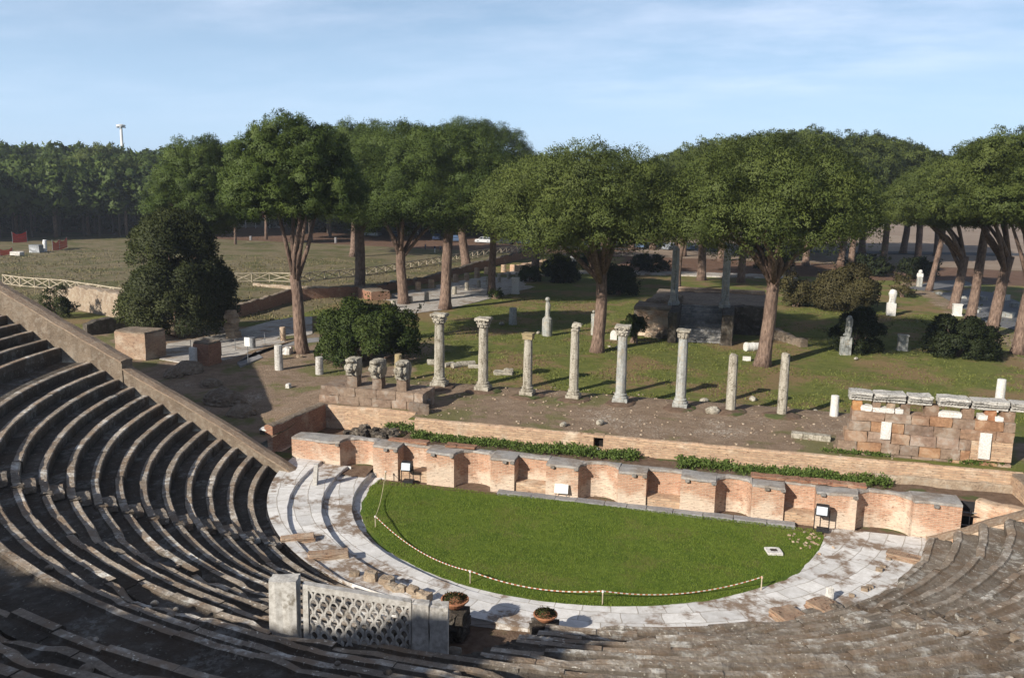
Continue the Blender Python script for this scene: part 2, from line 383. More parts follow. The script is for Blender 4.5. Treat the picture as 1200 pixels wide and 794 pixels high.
def _ico(sub):
    t = (1+5**.5)/2; v = [(-1,t,0),(1,t,0),(-1,-t,0),(1,-t,0),(0,-1,t),(0,1,t),(0,-1,-t),(0,1,-t),(t,0,-1),(t,0,1),(-t,0,-1),(-t,0,1)]
    v = [tuple(np.array(p)/np.linalg.norm(p)) for p in v]
    f = [(0,11,5),(0,5,1),(0,1,7),(0,7,10),(0,10,11),(1,5,9),(5,11,4),(11,10,2),(10,7,6),(7,1,8),(3,9,4),(3,4,2),(3,2,6),(3,6,8),(3,8,9),(4,9,5),(2,4,11),(6,2,10),(8,6,7),(9,8,1)]
    for _ in range(sub):
        c = {}; nf = []
        def mid(a, b):
            k = (min(a, b), max(a, b))
            if k not in c: p = np.array(v[a])+np.array(v[b]); c[k] = len(v); v.append(tuple(p/np.linalg.norm(p)))
            return c[k]
        for a, b, d in f:
            x, y, z = mid(a, b), mid(b, d), mid(d, a); nf += [(a, x, z), (b, y, x), (d, z, y), (x, y, z)]
        f = nf
    return v, f
ICO = {1: _ico(1), 2: _ico(2), 3: _ico(3)}

def thing(name, label, cat, loc=(0, 0, 0), rz=0, group=None):
    o = bpy.data.objects.new(name, None); COL.objects.link(o); o.location = loc; o.rotation_euler = (0, 0, rz)
    o.empty_display_size = .2
    o['label'] = label; o['category'] = cat; o['kind'] = 'thing'
    if group: o['group'] = group
    return o
def tag(o, label, cat, group=None, kind=None):
    if label: o['label'] = label
    if cat: o['category'] = cat
    if group: o['group'] = group
    if kind or cat: o['kind'] = kind or 'thing'
    return o
def struct(o): o['kind'] = 'structure'; return o
def copy_tree(o, parent=None):
    c = o.copy(); COL.objects.link(c); c.parent = parent
    for ch in o.children: copy_tree(ch, c)
    return c
def rebase(root, loc):
    root.location = loc
    for ch in root.children:
        if ch.type == 'MESH': ch.data.transform(Matrix.Translation(-Vector(loc)))
        for g in ch.children:
            if g.type == 'MESH': g.data.transform(Matrix.Translation(-Vector(loc)))

# ------------------------------------------------------------------ ground and orchestra floors
def build_ground():
    xs = sorted(set([-4000, -2000, -1000, -600, -400, -320, -260, -220]+[round(-190+i*2.2, 2) for i in range(46)]+[round(-88+i*1.0, 2) for i in range(150)]+[64+i*4 for i in range(12)]+[120, 150, 200, 300, 450, 800, 1500, 4000]+[-22.7, -17.0, 12.5]))
    ys = sorted(set([-600, -200, -80, -30, 0, 20, 34.3, 41.22, 42.7]+[round(35+i*.9, 2) for i in range(110)]+[135+i*2.5 for i in range(40)]+[240, 260, 290, 330, 400, 500, 700, 1000, 1600, 2500, 4500]))
    X, Y = np.meshgrid(xs, ys); Z = LZ+(TZ-LZ)*sstep(-25.6, -24, X)*(1-sstep(20, 24, X))*(1-sstep(50.3, 51.5, Y))*sstep(38.5, 41, Y)
    near = (np.abs(X+15) < 120) & (Y > 45) & (Y < 200)
    Z = Z+np.where(near, (fbm(X*.12, Y*.12, 2)-.47)*.45*sstep(44, 55, Y), 0)
    keep = np.ones((len(ys)-1, len(xs)-1), bool)
    for j in range(len(ys)-1):
        yc = (ys[j]+ys[j+1])/2
        for i in range(len(xs)-1):
            xc = (xs[i]+xs[i+1])/2
            if (-22.7 < xc < 12.5 and 20 < yc < 41.22) or (-22.7 < xc < -17 and 20 < yc < 42.7): keep[j, i] = False
            if yc < 34.3 and yc > -30 and -52 < xc < 44: keep[j, i] = False
    nx = len(xs); vs = np.c_[X.ravel(), Y.ravel(), Z.ravel()]
    fs = [(j*nx+i, j*nx+i+1, (j+1)*nx+i+1, (j+1)*nx+i) for j in range(len(ys)-1) for i in range(nx-1) if keep[j, i]]
    me = bpy.data.meshes.new('ground'); me.from_pydata(vs.tolist(), [], fs); me.update()
    me.polygons.foreach_set('use_smooth', np.ones(len(fs), bool))
    # material masks by place: R bare earth, G dry meadow, B pine litter, A ploughed field
    x, y = X.ravel(), Y.ravel()
    R = .95*sstep(-25.5, -23, x)*(1-sstep(4, 9, x))*(1-sstep(49.5, 53, y))*sstep(41, 42, y)
    R = np.maximum(R, .62*(1-sstep(-23, -19, x))*sstep(-60, -50, x)*(1-sstep(60, 75, y)))
    R = np.maximum(R, .9*sstep(12, 14, x)*(1-sstep(45, 49, y)))
    R = np.maximum(R, .55*sstep(19, 22, x)*(1-sstep(26, 32, x))*sstep(66, 72, y)*(1-sstep(130, 140, y)))
    Gm = .95*(1-sstep(-44, -40, x-.07*(y-80)))*sstep(66, 70, y)
    B = .9*sstep(150, 158, y+.12*x)*(1-sstep(-8, 8, x))
    B = np.maximum(B, .85*sstep(128, 138, y)*(1-sstep(158, 164, y))*sstep(-25, -18, x))
    A = sstep(158, 164, y)*sstep(-24, -20, x)
    a = me.attributes.new('mask', 'FLOAT_COLOR', 'POINT')
    a.data.foreach_set('color', np.c_[R, Gm, B, A].ravel())
    me.materials.append(M['ground']); o = bpy.data.objects.new('ground', me); COL.objects.link(o); struct(o)
build_ground()

CX, CY = -5.9, 38.64                        # centre of the seating rows
GXc, GYc, GR = -6.296, 36.668, 10.136        # orchestra lawn
PY = 36.4                                    # face of the stage-front wall
def polar(a, r): return CX+r*math.sin(a), CY-r*math.cos(a)
def plane_sheet(name, x0, x1, y0, y1, z, m, step=.8, amp=.03):
    b = MB(); nx = int((x1-x0)/step)+1; ny = int((y1-y0)/step)+1
    for j in range(ny+1):
        for i in range(nx+1):
            x = x0+(x1-x0)*i/nx; y = y0+(y1-y0)*j/ny
            b.v.append((x, y, z+amp*(float(vnoise(x*1.1, y*1.1, 5))-.5)))
    w = nx+1; b.f = [(j*w+i, j*w+i+1, (j+1)*w+i+1, (j+1)*w+i) for j in range(ny) for i in range(nx)]; b.t = [1]*len(b.f)
    return b.build(name, m, smooth=True)
struct(plane_sheet('orchestra_ground', -22.7, 13.2, 14, 38, -.06, 'dirt'))
struct(plane_sheet('stage_ground', -17, 12.5, 37.46, 41.3, .82, 'dirt', .5, .12))
struct(plane_sheet('parodos_ground', -22.7, -16.9, 35.5, 42.75, .30, 'dirt', .5, .25))

# lawn of the orchestra: sheet + blades
def in_lawn(x, y): return (x-GXc)**2+(y-GYc)**2 < GR**2 and y < 36.0
def build_lawn():
    b = MB(); nr, na = 26, 120
    ring = []
    for i in range(nr+1):
        for k in range(na+1):
            a = -PI*.5+.06+(PI-.12)*k/na; r = GR*i/nr
            x, y = GXc+r*math.sin(a), GYc-.68-r*math.cos(a)*(1-.68/GR)
            b.v.append((x, y, .025+.05*float(fbm(x*.8, y*.8, 8))-(.03 if i == nr else 0)))
    w = na+1; b.f = [(j*w+i, (j+1)*w+i, (j+1)*w+i+1, j*w+i+1) for j in range(nr) for i in range(na)]; b.t = [1]*len(b.f)
    o = b.build('orchestra_lawn', 'turf', smooth=True); tag(o, None, None, None, 'structure')
    g = np.random.default_rng(3); n = 130000
    P = np.c_[g.uniform(GXc-GR, GXc+GR, n), g.uniform(GYc-GR, 36.0, n)]
    ar = np.arctan2(P[:, 0]-GXc, P[:, 1]-GYc); P = P[np.hypot(P[:, 0]-GXc, P[:, 1]-GYc) < GR-.06+.30*(fbm(ar*14, ar*3, 5)-.4)]; n = len(P)
    hgt = g.uniform(.02, .05, n)*(.6+.9*fbm(P[:, 0]*.9, P[:, 1]*.9, 4)); a = g.uniform(0, 6.28, n); w = g.uniform(.009, .02, n)
    z = .03+.05*fbm(P[:, 0]*.8, P[:, 1]*.8, 8); lean = g.normal(0, .028, (n, 2))
    v = np.zeros((n, 3, 3)); v[:, 0] = np.c_[P[:, 0]-np.cos(a)*w, P[:, 1]-np.sin(a)*w, z-.02]; v[:, 1] = np.c_[P[:, 0]+np.cos(a)*w, P[:, 1]+np.sin(a)*w, z-.02]
    v[:, 2] = np.c_[P+lean, z+hgt]
    tris('orchestra_grass', v, g.uniform(.1, 1, n)*(.5+.7*fbm(P[:, 0]*.5, P[:, 1]*.5, 9)), 'blade', None, None, 'stuff')
def tris(name, v, tint, m, parent=None, nrm=None, kind=None, link=True):
    """v (n,3,3) triangles with one tint each"""
    n = len(v); me = bpy.data.meshes.new(name)
    if nrm is not None:
        gn = np.cross(v[:, 1]-v[:, 0], v[:, 2]-v[:, 0]); fl = (gn*nrm).sum(1) < 0
        v = v.copy(); v[fl] = v[fl][:, [0, 2, 1]]
    me.vertices.add(n*3); me.vertices.foreach_set('co', v.astype(np.float32).ravel())
    me.loops.add(n*3); me.loops.foreach_set('vertex_index', np.arange(n*3, dtype=np.int32))
    me.polygons.add(n); me.polygons.foreach_set('loop_start', np.arange(0, n*3, 3, dtype=np.int32))
    me.update(calc_edges=True)
    a = me.attributes.new('tint', 'FLOAT', 'POINT'); a.data.foreach_set('value', np.repeat(np.clip(tint, 0, 1), 3).astype(np.float32))
    if nrm is not None:
        me.polygons.foreach_set('use_smooth', np.ones(n, bool))
        me.normals_split_custom_set_from_vertices(np.repeat(nrm, 3, axis=0).astype(np.float32).tolist() if False else [tuple(q) for q in np.repeat(nrm, 3, axis=0)])
    me.materials.append(M[m] if isinstance(m, str) else m)
    o = bpy.data.objects.new(name, me)
    if link: COL.objects.link(o)
    o.parent = parent
    if kind: o['kind'] = kind
    return o
build_lawn()

# marble ring: three shallow platforms on the left that run out into one level on the right
def r_lawn(a):
    dx, dy = CX-GXc, CY-GYc; sx, sy = math.sin(a), -math.cos(a)
    bq = dx*sx+dy*sy; cq = dx*dx+dy*dy-GR*GR; return -bq+math.sqrt(max(0, bq*bq-cq))
def R0(a):
    return 15.2-1.35*float(sstep(math.radians(-35), math.radians(5), a))
def build_marble():
    plat = [(0, .02), (.45, .24), (1.75, .42), (3.15, .54)]
    root = thing('orchestra_paving', 'pale marble paving steps ringing the orchestra lawn', 'paving')
    na = 230
    for i, (off, lev) in enumerate(plat):
        b = MB(); arc = 0; L = 0
        for k in range(na):
            q = []
            for kk in (k, k+1):
                a = math.radians(-84+168*kk/na); fade = 1-float(sstep(math.radians(-26), math.radians(8), a))
                rl = r_lawn(a)
                def rr(o_): return rl+o_+(.0 if o_ else -.03)
                r1 = rr(off); r2 = R0(a)+.25 if i == len(plat)-1 else rr(plat[i+1][0])+.06
                r2 = min(max(r2, r1+.02), R0(a)+.25); r1 = min(r1, R0(a)+.2)
                base = plat[0][1]; z = .03+i*.004+(lev-.03)*fade
                zr = -.05
                jr = .03*(float(vnoise(a*40, i*7, 2))-.5)
                pts = []
                for r, zz in ((r1+jr, zr), (r1+jr, z-.02), (r1+jr+.03, z), ((r1+r2)/2, z+.02*(float(vnoise(a*22, i, 4))-.5)), (r2, z)):
                    x, y = polar(a, r)
                    if y > PY-.02 and r > 0:
                        am = math.copysign(math.acos(min(1, (CY-PY+.02)/r)), a); x, y = polar(am, r)
                    pts.append((x, y, zz))
                q.append(pts)
            n0 = len(b.v); b.v += q[0]+q[1]
            for m_ in range(4): b.f.append((n0+m_, n0+m_+1, n0+5+m_+1, n0+5+m_)[::-1]); b.t.append(1)
        o = b.build('marble_step', 'marblepave', root)
        # polar uv so that the slabs follow the ring
        me = o.data; uvl = me.uv_layers[0].data
        for pz in me.polygons:
            for li in pz.loop_indices:
                c = me.vertices[me.loops[li].vertex_index].co; r = math.hypot(c.x-CX, c.y-CY); a = math.atan2(c.x-CX, -(c.y-CY))
                uvl[li].uv = (a*12.5, r+(c.z if abs(pz.normal.z) < .7 else 0))
    rebase(root, (GXc, GYc-12, 0))
build_marble()

# ------------------------------------------------------------------ seating
RISE, TREAD, Z0 = .363, .787, .385
NLOW = 13
VX0, VX1, VR = -8.7, -5.55, 21.4            # central passage cut through the lower rows
def row_geo(k):
    """front radius, level of the tread, tread depth"""
    if k < NLOW: return 15.2+k*TREAD, Z0+k*RISE, TREAD
    if k == NLOW: return 15.2+k*TREAD, Z0+k*RISE, 1.75             # walkway
    j = k-NLOW-1
    return 15.2+NLOW*TREAD+1.75+j*TREAD, Z0+NLOW*RISE+.62+j*RISE, TREAD
NROW = NLOW+1+15
YL = 34.45; YR = 35.75
def a_lim(r):
    return -math.acos(min(1, (CY-YL)/r)), math.acos(min(1, (CY-YR)/r))
FT = (.40, .48, 1.40, 1.65, .50, .46)          # worn noses painted paler as sunlit edges, dirty risers and backs darkened as shade
def build_seating():
    root = thing('seating_terrace', 'curved tiers of weathered dark tuff seats around the lawn', 'seating')
    for k in range(NROW):
        r0, z, td = row_geo(k); zp = row_geo(k-1)[1] if k else -.05
        b = MB(); a0, a1 = a_lim(r0); step = .33/r0
        n = int((a1-a0)/step); bl = 0; bi = 0; prev = None; blen = 0
        blk = [0, 0, 1]
        for i in range(n+1):
            a = a0+(a1-a0)*i/n
            new = False
            if blen <= 0:
                blen = rnd.uniform(.9, 2.1); tn = rnd.uniform(.78, 1.18)
                wear = float(sstep(-.75, -.35, a))                      # the middle and right wedges are more worn
                blk = [rnd.gauss(0, .008+.010*wear), rnd.gauss(0, .010+.014*wear), tn]
                new = True
            blen -= (a1-a0)/n*r0
            off = (R0(a)-15.2)*max(0, 1-k/12)
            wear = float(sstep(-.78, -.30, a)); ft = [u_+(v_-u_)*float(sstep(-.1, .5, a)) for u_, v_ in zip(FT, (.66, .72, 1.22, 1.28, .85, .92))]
            e = float(fbm(a*r0*.55+k*3.1, k*1.7, 11)); er = max(0, e-.53-.05*(1-wear))*(.5+.6*wear)
            er2 = max(0, float(fbm(a*r0*2.2, k*2.3, 13))-.5)*.16*(.4+wear)
            rj = blk[1]+er*.55+er2*.3; zj = blk[0]-min(.13, er*.5)-er2*.3
            ch = .035+.05*wear+er*.3
            rr = r0+off+rj
            pro = [(rr+.01, zp-.12), (rr-.01+er*.1, (zp+z)/2), (rr, z+zj-ch), (rr+ch*.9, z+zj), (rr+.27, z+zj*.8), (rr+.32, z+zj*.4-.06), (r0+off+td+.12, z-.10+blk[0]*.3)]
            pts = [(*polar(a, r_), z_) for r_, z_ in pro]
            cut = (VX0 < pts[2][0] < VX1) and rr < VR
            if cut and prev is not None and not prev[1] and b.v: b.build('seat_row', 'tuff', root); b = MB()
            if prev is not None and not cut and not prev[1]:
                if new:
                    vs = prev[0]+pts
                    # close the step between two blocks
                    vs = [(*polar(a, r_), z_) for r_, z_ in prev[2]]
                    n0 = len(b.v); b.v += prev[0]+vs
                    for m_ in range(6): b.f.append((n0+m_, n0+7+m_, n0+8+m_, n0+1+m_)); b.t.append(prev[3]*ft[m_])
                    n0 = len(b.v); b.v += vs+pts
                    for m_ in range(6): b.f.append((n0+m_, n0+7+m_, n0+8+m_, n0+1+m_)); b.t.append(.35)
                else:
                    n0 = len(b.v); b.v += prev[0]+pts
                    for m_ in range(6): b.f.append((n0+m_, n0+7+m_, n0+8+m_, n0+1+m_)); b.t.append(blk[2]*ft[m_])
            prev = (pts, cut, pro, blk[2])
        b.build('walkway' if k == NLOW else 'seat_row', 'tuff', root)
    # radial stairs: a half step in front of every row
    for deg in (-43.5, 40.0, -76.5):
        b = MB(); a = math.radians(deg)
        for k in range(NLOW if deg > -70 else 0):
            r0, z, td = row_geo(k); zp = z-RISE; off = (R0(a)-15.2)*max(0, 1-k/12)
            for half in (0,):
                x, y = polar(a+rnd.uniform(-.004, .004), r0+off-.20)
                b.rbox((x, y, zp+.09), (.95+rnd.uniform(-.1, .1), .42, .22), a, rnd.uniform(.9, 1.35), .02, 3, .1)
            # worn cut in the nose of the row
            x, y = polar(a+.75/r0, r0+off+.12); b.rbox((x, y, z-.02), (.28, .36, .12), a, rnd.uniform(.6, .9), .03, 3, .2)
        if b.v: b.build('staircase', 'tuff', root)
    # loose debris and broken blocks on the worn tiers
    b = MB()
    for _ in range(260):
        k = rnd.randrange(0, NROW-2); r0, z, td = row_geo(k); a0, a1 = a_lim(r0); a = rnd.triangular(-.75, a1, -.1)
        x, y = polar(a, r0+rnd.uniform(.1, td*.8))
        if VX0 < x < VX1 and r0 < VR: continue
        b.rock((x, y, z+.02), rnd.uniform(.04, .13), rnd.uniform(.7, 1.7), 1, .25)
    b.build('rubble', 'tuff', root)['kind'] = 'stuff'
    # the fill under the tiers, closing the ends, and the top walkway the picture is taken from
    b = MB(); rT, zT, _ = row_geo(NROW-1); rT += TREAD; na = 90
    prevq = None
    for i in range(na+1):
        f = i/na; q = []
        for r, z in ((rT, zT-.4), (rT+.02, zT), (46.5, zT-.02), (46.5, -1)):
            a0, a1 = a_lim(r); q.append((*polar(a0+(a1-a0)*f, r), z))
        if prevq:
            n0 = len(b.v); b.v += prevq+q
            for m_ in range(3): b.f.append((n0+m_, n0+4+m_, n0+5+m_, n0+1+m_)); b.t.append(.9)
        prevq = q
    b.build('upper_walkway', 'concrete', root)
    # central passage: rubble side walls and a vaulted mouth at its back
    b = MB()
    for sx, xw in ((-1, VX0), (1, VX1)):
        y = CY-14.6
        while y > CY-VR-.3:
            r = math.hypot(xw-CX, y-CY); zt = Z0+(r-15.2)/TREAD*RISE+(R0(0)-15.2)*0+.05
            z = -.05
            while z < zt:
                h = min(rnd.uniform(.16, .32), max(.14, zt-z+.08)); ln = rnd.uniform(.28, .6)
                b.rbox((xw+sx*.16+rnd.uniform(-.06, .06), y-ln/2, z+h/2), (.52, ln, h*1.05), rnd.uniform(-.1, .1), rnd.uniform(.7, 1.5), .035, 3, .25)
                z += h
            y -= rnd.uniform(.3, .46)
    b.box(((VX0+VX1)/2, CY-VR-.35, 1.5), (VX1-VX0+1.2, .5, 3.6), 0, .7)
    b.build('passage_wall', 'darkrubble', root)
    rebase(root, (CX, CY-15.2, 0))
build_seating()

# end walls (parapets) of the seating
def slope_z(x, y):
    r = math.hypot(x-CX, y-CY)
    if r < 15.2+NLOW*TREAD: return Z0+(r-15.2)/TREAD*RISE
    if r < 15.2+NLOW*TREAD+1.75: return Z0+NLOW*RISE
    return Z0+NLOW*RISE+.62+(r-15.2-NLOW*TREAD-1.75)/TREAD*RISE
def parapet(name, label, x0, x1, y, th, add, m, ridge, zend=None, jag=.05):
    root = thing(name, label, 'wall')
    b = MB(); c = MB(); n = int(abs(x1-x0)/.35); pv = None
    for i in range(n+1):
        x = x0+(x1-x0)*i/n; rr = math.hypot(x-CX, y-CY)
        z = Z0+(rr-15.2)/TREAD*RISE+add(x)+jag*(float(fbm(x*1.3, y, 6))-.47)*2
        row = [(x, y, -.3), (x, y, z-.10), (x, y-.06, z-.08), (x, y-.05, z-.02), (x, y+th*.5, z+.04+jag*(float(vnoise(x*3, 2, 1))-.5)), (x, y+th+.05, z-.03), (x, y+th+.06, z-.09), (x, y+th, z-.10), (x, y+th, -.3)]
        if pv:
            s = 1 if x1 > x0 else -1
            for mb, i0, i1 in ((b, 0, 1), (c, 1, 7), (b, 7, 8)):
                n0 = len(mb.v); L = i1-i0+1; mb.v += pv[i0:i1+1]+row[i0:i1+1]
                for q in range(L-1):
                    f = (n0+q, n0+L+q, n0+L+q+1, n0+q+1); mb.f.append(f if s > 0 else f[::-1]); mb.t.append(rnd.uniform(.9, 1.1))
        else:
            b.v += row; b.f.append(tuple(range(len(b.v)-9, len(b.v))) if x1 < x0 else tuple(reversed(range(len(b.v)-9, len(b.v))))); b.t.append(.9)
        pv = row
    b.v += pv; b.f.append(tuple(range(len(b.v)-9, len(b.v))) if x1 > x0 else tuple(reversed(range(len(b.v)-9, len(b.v))))); b.t.append(.9)
    b.build('masonry', m, root); c.build('coping', ridge, root)
    rebase(root, (x0, y, 0)); return root
xk = -29.2
parapet('sloping_wall', 'lower half of the long pinkish wall sloping down beside the left tiers', -19.9, xk, YL, .62, lambda x: .30+.30*min(1, (-19.9-x)/4), 'concrete', 'ridge')
parapet('sloping_wall', 'upper half of the sloping left wall, a step taller above the bend', xk-.02, -47, YL-.05, .75, lambda x: .95, 'concrete', 'ridge')
parapet('sloping_wall', 'low worn brick wall edging the right end of the tiers', 7.75, 37, YR, .55, lambda x: .30+.1*min(1, (x-7.75)/4), 'brick', 'ridge', jag=.10)
def outer_wall():
    # ruined outer wall standing on the rim of the seating behind the photographer; its shade lies over the lower left
    root = thing('rim_wall', 'broken brick wall along the top rim of the seating', 'wall'); b = MB()
    pts = [(-66, 13.5), (-58, 13.6), (-50, 13.8), (-44, 14.1), (-38, 14.0), (-33, 14.3), (-28, 14.4), (-25, 14.6), (-22, 14.9), (-20.5, 15.1), (-19, 15.5), (-17.2, 16.2), (-16.2, 16.9), (-15.2, 16.9), (-14.4, 15.8), (-12.5, 15.6), (-11.4, 15.4), (-10.6, 14.2), (-9.4, 13.2)]
    pv = None
    for i in range(len(pts)-1):
        for s in range(6):
            d = pts[i][0]+(pts[i+1][0]-pts[i][0])*s/6; z = pts[i][1]+(pts[i+1][1]-pts[i][1])*s/6+rnd.uniform(-.2, .2)
            a = math.radians(d); row = [(*polar(a, 44), 11), (*polar(a, 44), z), (*polar(a, 45.2), z+rnd.uniform(-.1, .1)), (*polar(a, 45.2), 11)]
            if pv:
                n0 = len(b.v); b.v += pv+row
                for q in range(3): b.f.append((n0+q, n0+q+1, n0+5+q, n0+4+q)); b.t.append(1)
            else: b.v += row; b.f.append((len(b.v)-4, len(b.v)-1, len(b.v)-2, len(b.v)-3)); b.t.append(1)
            pv = row
    b.v += pv; b.f.append((len(b.v)-4, len(b.v)-3, len(b.v)-2, len(b.v)-1)); b.t.append(1)
    b.build('masonry', 'brick', root); rebase(root, (*polar(math.radians(-40), 44), 11))
outer_wall()
# ------------------------------------------------------------------ stage front wall with niches
PH = 1.5
def fx(px):                                  # x on the stage front's top front edge at photo column px
    py = 514+(px-398)*.113; return ATY(px, py, PY)[0]
def build_pulpitum():
    root = thing('stage_front_wall', 'long low brick stage front with alternating curved and square niches', 'wall')
    niches = [(398, 437, 'c'), (466, 500, 'r'), (532, 575, 'c'), (603, 640, 'r'), (678, 725, 'c'), (758, 798, 'r'), (839, 882, 'c'), (920, 957, 'r'), (1005, 1071, 'c')]
    xl, xr = -21.2, 9.0
    prof = [(xl, PY)]; sills = []
    for p0, p1, t in niches:
        a, c = fx(p0), fx(p1)
        if t == 'r':
            prof += [(a, PY), (a, PY+.78), (c, PY+.78), (c, PY)]; sills.append((a, c))
        else:
            for k in range(13):
                th = PI*k/12; prof.append(((a+c)/2-(c-a)/2*math.cos(th), PY+.88*math.sin(th)**.8))
    prof.append((xr, PY)); back = [(xr, PY+1.25), (xl, PY+1.25)]
    def wob(x, y): return PH+.07*(float(fbm(x*.5, y, 3))-.5)*2
    b = MB(); b.prism(prof+back, -.06, wob)
    # niche ledges: the masonry filling in the lower part of the square niches
    body = b.build('masonry', 'stagebrick', root)
    for a, c in sills:
        s = MB(); s.box(((a+c)/2, PY+.44, .22), (c-a-.01, .64, .5), 0, 1.05, .01); s.build('niche_ledge', 'palebrick', root)
    # grey coping following the front, a little proud
    c = MB(); n = len(prof)
    seg = []
    for i in range(n-1):
        (xa, ya), (xb, yb) = prof[i], prof[i+1]; L = math.hypot(xb-xa, yb-ya); m_ = max(1, int(L/.5))
        for q in range(m_): seg.append((xa+(xb-xa)*q/m_, ya+(yb-ya)*q/m_))
    seg.append(prof[-1])
    # single coping slab with rough outline: top quads from front outline to the back
    fr = []
    for i, (x, y) in enumerate(seg):
        jx = rnd.uniform(-.03, .03); fr.append((x, y-.06+rnd.uniform(-.05, .06)))
    pv = None
    for i, (x, y) in enumerate(fr):
        z = wob(x, y)+.12+.05*(float(vnoise(x*1.6, 9, 2))-.5)+rnd.uniform(-.02, .02); bk = PY+1.12+.22*(float(vnoise(x*.9, 3, 4))-.5)+.08*(float(vnoise(x*4, 3, 4))-.5)
        row = [(x, y+.08, z-.14), (x, y, z-.11), (x, y+.02, z-.01), (x, (y+bk)/2, z+.02*rnd.random()), (x, bk, z-.02), (x, bk+.03, z-.16)]
        if pv:
            n0 = len(c.v); c.v += pv+row
            for q in range(5): c.f.append((n0+q, n0+6+q, n0+7+q, n0+1+q)); c.t.append(1 if q != 3 else rnd.uniform(.9, 1.1))
        pv = row
    c.build('coping', 'cap', root)
    # dark corbel stones under the coping
    for p0, p1, t in niches:
        for px in (p0-2, (p0+p1)/2+ (p1-p0)*.9 if t == 'c' else p1+8):
            k = MB(); x = fx(px); k.rbox((x, PY-.05, PH-.04), (.20, .16, .13), 0, .7, .015, 3, .3); k.build('corbel', 'cap', root)
    # red brick topping left on the coping here and there
    for (p0, p1) in ((447, 480), (515, 532), (880, 1010)):
        tb = MB(); x0, x1 = fx(p0), fx(p1); x = x0
        while x < x1:
            L = rnd.uniform(.5, .9); tb.rbox((x+L/2, PY+1.0, PH+.17), (L+.02, .45+rnd.uniform(-.08, .08), .13), 0, rnd.uniform(.7, 1), .02, 3, .15); x += L
        tb.build('brick_topping', 'redbrick', root)
    pl = MB(); x = fx(585)
    while x < fx(925):
        L = rnd.uniform(.8, 1.7); pl.rbox((x+L/2, PY-.20, .03), (L-.02, .42+rnd.uniform(-.04, .04), .16), 0, rnd.uniform(.85, 1.1), .012, 3, .06); x += L
    pl.build('plinth', 'greystone', root)
    rebase(root, (fx(700), PY, 0))
build_pulpitum()

def rough_wall(name, label, pts, h, th, m, top, zb=0, jag=.08, cap=.06, tint=1.0, cat='wall'):
    """wall along a polyline with an uneven, worn top"""
    root = thing(name, label, cat); b = MB(); c = MB(); pv = None; P = []
    for i in range(len(pts)-1):
        (xa, ya), (xb, yb) = pts[i][:2], pts[i+1][:2]; L = math.hypot(xb-xa, yb-ya); n = max(1, int(L/.4))
        ha = pts[i][2] if len(pts[i]) > 2 else h; hb = pts[i+1][2] if len(pts[i+1]) > 2 else h
        for q in range(n+(i == len(pts)-2)):
            f = q/n; P.append((xa+(xb-xa)*f, ya+(yb-ya)*f, ha+(hb-ha)*f))
    for i, (x, y, hh) in enumerate(P):
        d = Vector((P[min(i+1, len(P)-1)][0]-P[max(i-1, 0)][0], P[min(i+1, len(P)-1)][1]-P[max(i-1, 0)][1])).normalized(); nx, ny = -d.y, d.x
        z = zb+hh+jag*(float(fbm(x*1.1, y*1.1, 5))-.47)*2+rnd.uniform(-jag, jag)*.25
        jj = [rnd.uniform(-.02, .02) for _ in range(4)]
        t2 = th/2
        row = [(x-nx*t2, y-ny*t2, zb-.25), (x-nx*(t2+jj[0]), y-ny*(t2+jj[0]), z-cap), (x-nx*(t2-.06), y-ny*(t2-.06), z), (x, y, z+.03), (x+nx*(t2-.06), y+ny*(t2-.06), z-.01), (x+nx*(t2+jj[1]), y+ny*(t2+jj[1]), z-cap), (x+nx*t2, y+ny*t2, zb-.25)]
        if pv:
            for mb, i0, i1 in ((b, 0, 1), (c, 1, 5), (b, 5, 6)):
                n0 = len(mb.v); L = i1-i0+1; mb.v += pv[i0:i1+1]+row[i0:i1+1]
                for q in range(L-1): mb.f.append((n0+q, n0+L+q, n0+L+q+1, n0+q+1)); mb.t.append(tint)
        else: b.v += row; b.f.append(tuple(range(len(b.v)-7, len(b.v)))); b.t.append(tint)
        pv = row
    b.v += pv; b.f.append(tuple(reversed(range(len(b.v)-7, len(b.v))))); b.t.append(tint)
    b.build('masonry', m, root); c.build('worn_top', top, root)
    rebase(root, (P[0][0], P[0][1], zb)); return root
# retaining walls behind the stage strip
rough_wall('retaining_wall', 'long pale brick wall holding the earth terrace behind the stage', [(-16.6, 41.4), (-6.92, 41.4)], .86, .42, 'palebrick', 'palebrick', .82, .05)
rough_wall('retaining_wall', 'pale brick wall right of the small dark drain opening', [(-6.42, 41.4), (12.5, 41.4)], .86, .42, 'palebrick', 'palebrick', .82, .05)
dx0, dx1 = -6.92, -6.42
t_ = thing('drain_opening', 'small square dark opening in the pale retaining wall', 'opening'); b = MB()
b.box(((dx0+dx1)/2, 41.62, 1.2), (dx1-dx0+.1, .05, .9)); b.build('recess', 'dark', t_)
b = MB(); b.box(((dx0+dx1)/2, 41.4, 1.63), (dx1-dx0+.02, .42, .14)); b.build('lintel', 'palebrick', t_)
b = MB(); b.box(((dx0+dx1)/2, 41.4, .9), (dx1-dx0+.02, .40, .2)); b.build('sill', 'palebrick', t_)
b = MB(); b.rock(((dx0+dx1)/2, 41.15, 1.0), .1, 1.5); b.build('fallen_stone', 'whitemarble', t_); rebase(t_, ((dx0+dx1)/2, 41.4, .82))
rough_wall('retaining_wall', 'short pale brick wall stepped back left of the dark notch', [(-22.6, 42.72), (-17.1, 42.72)], 1.05, .42, 'palebrick', 'palebrick', .55, .07)
rough_wall('side_wall', 'dark brick wall beside the sunken left stage entrance', [(-22.75, 42.5), (-23.1, 37.4)], 1.45, .5, 'redbrick', 'concrete', .3, .08)
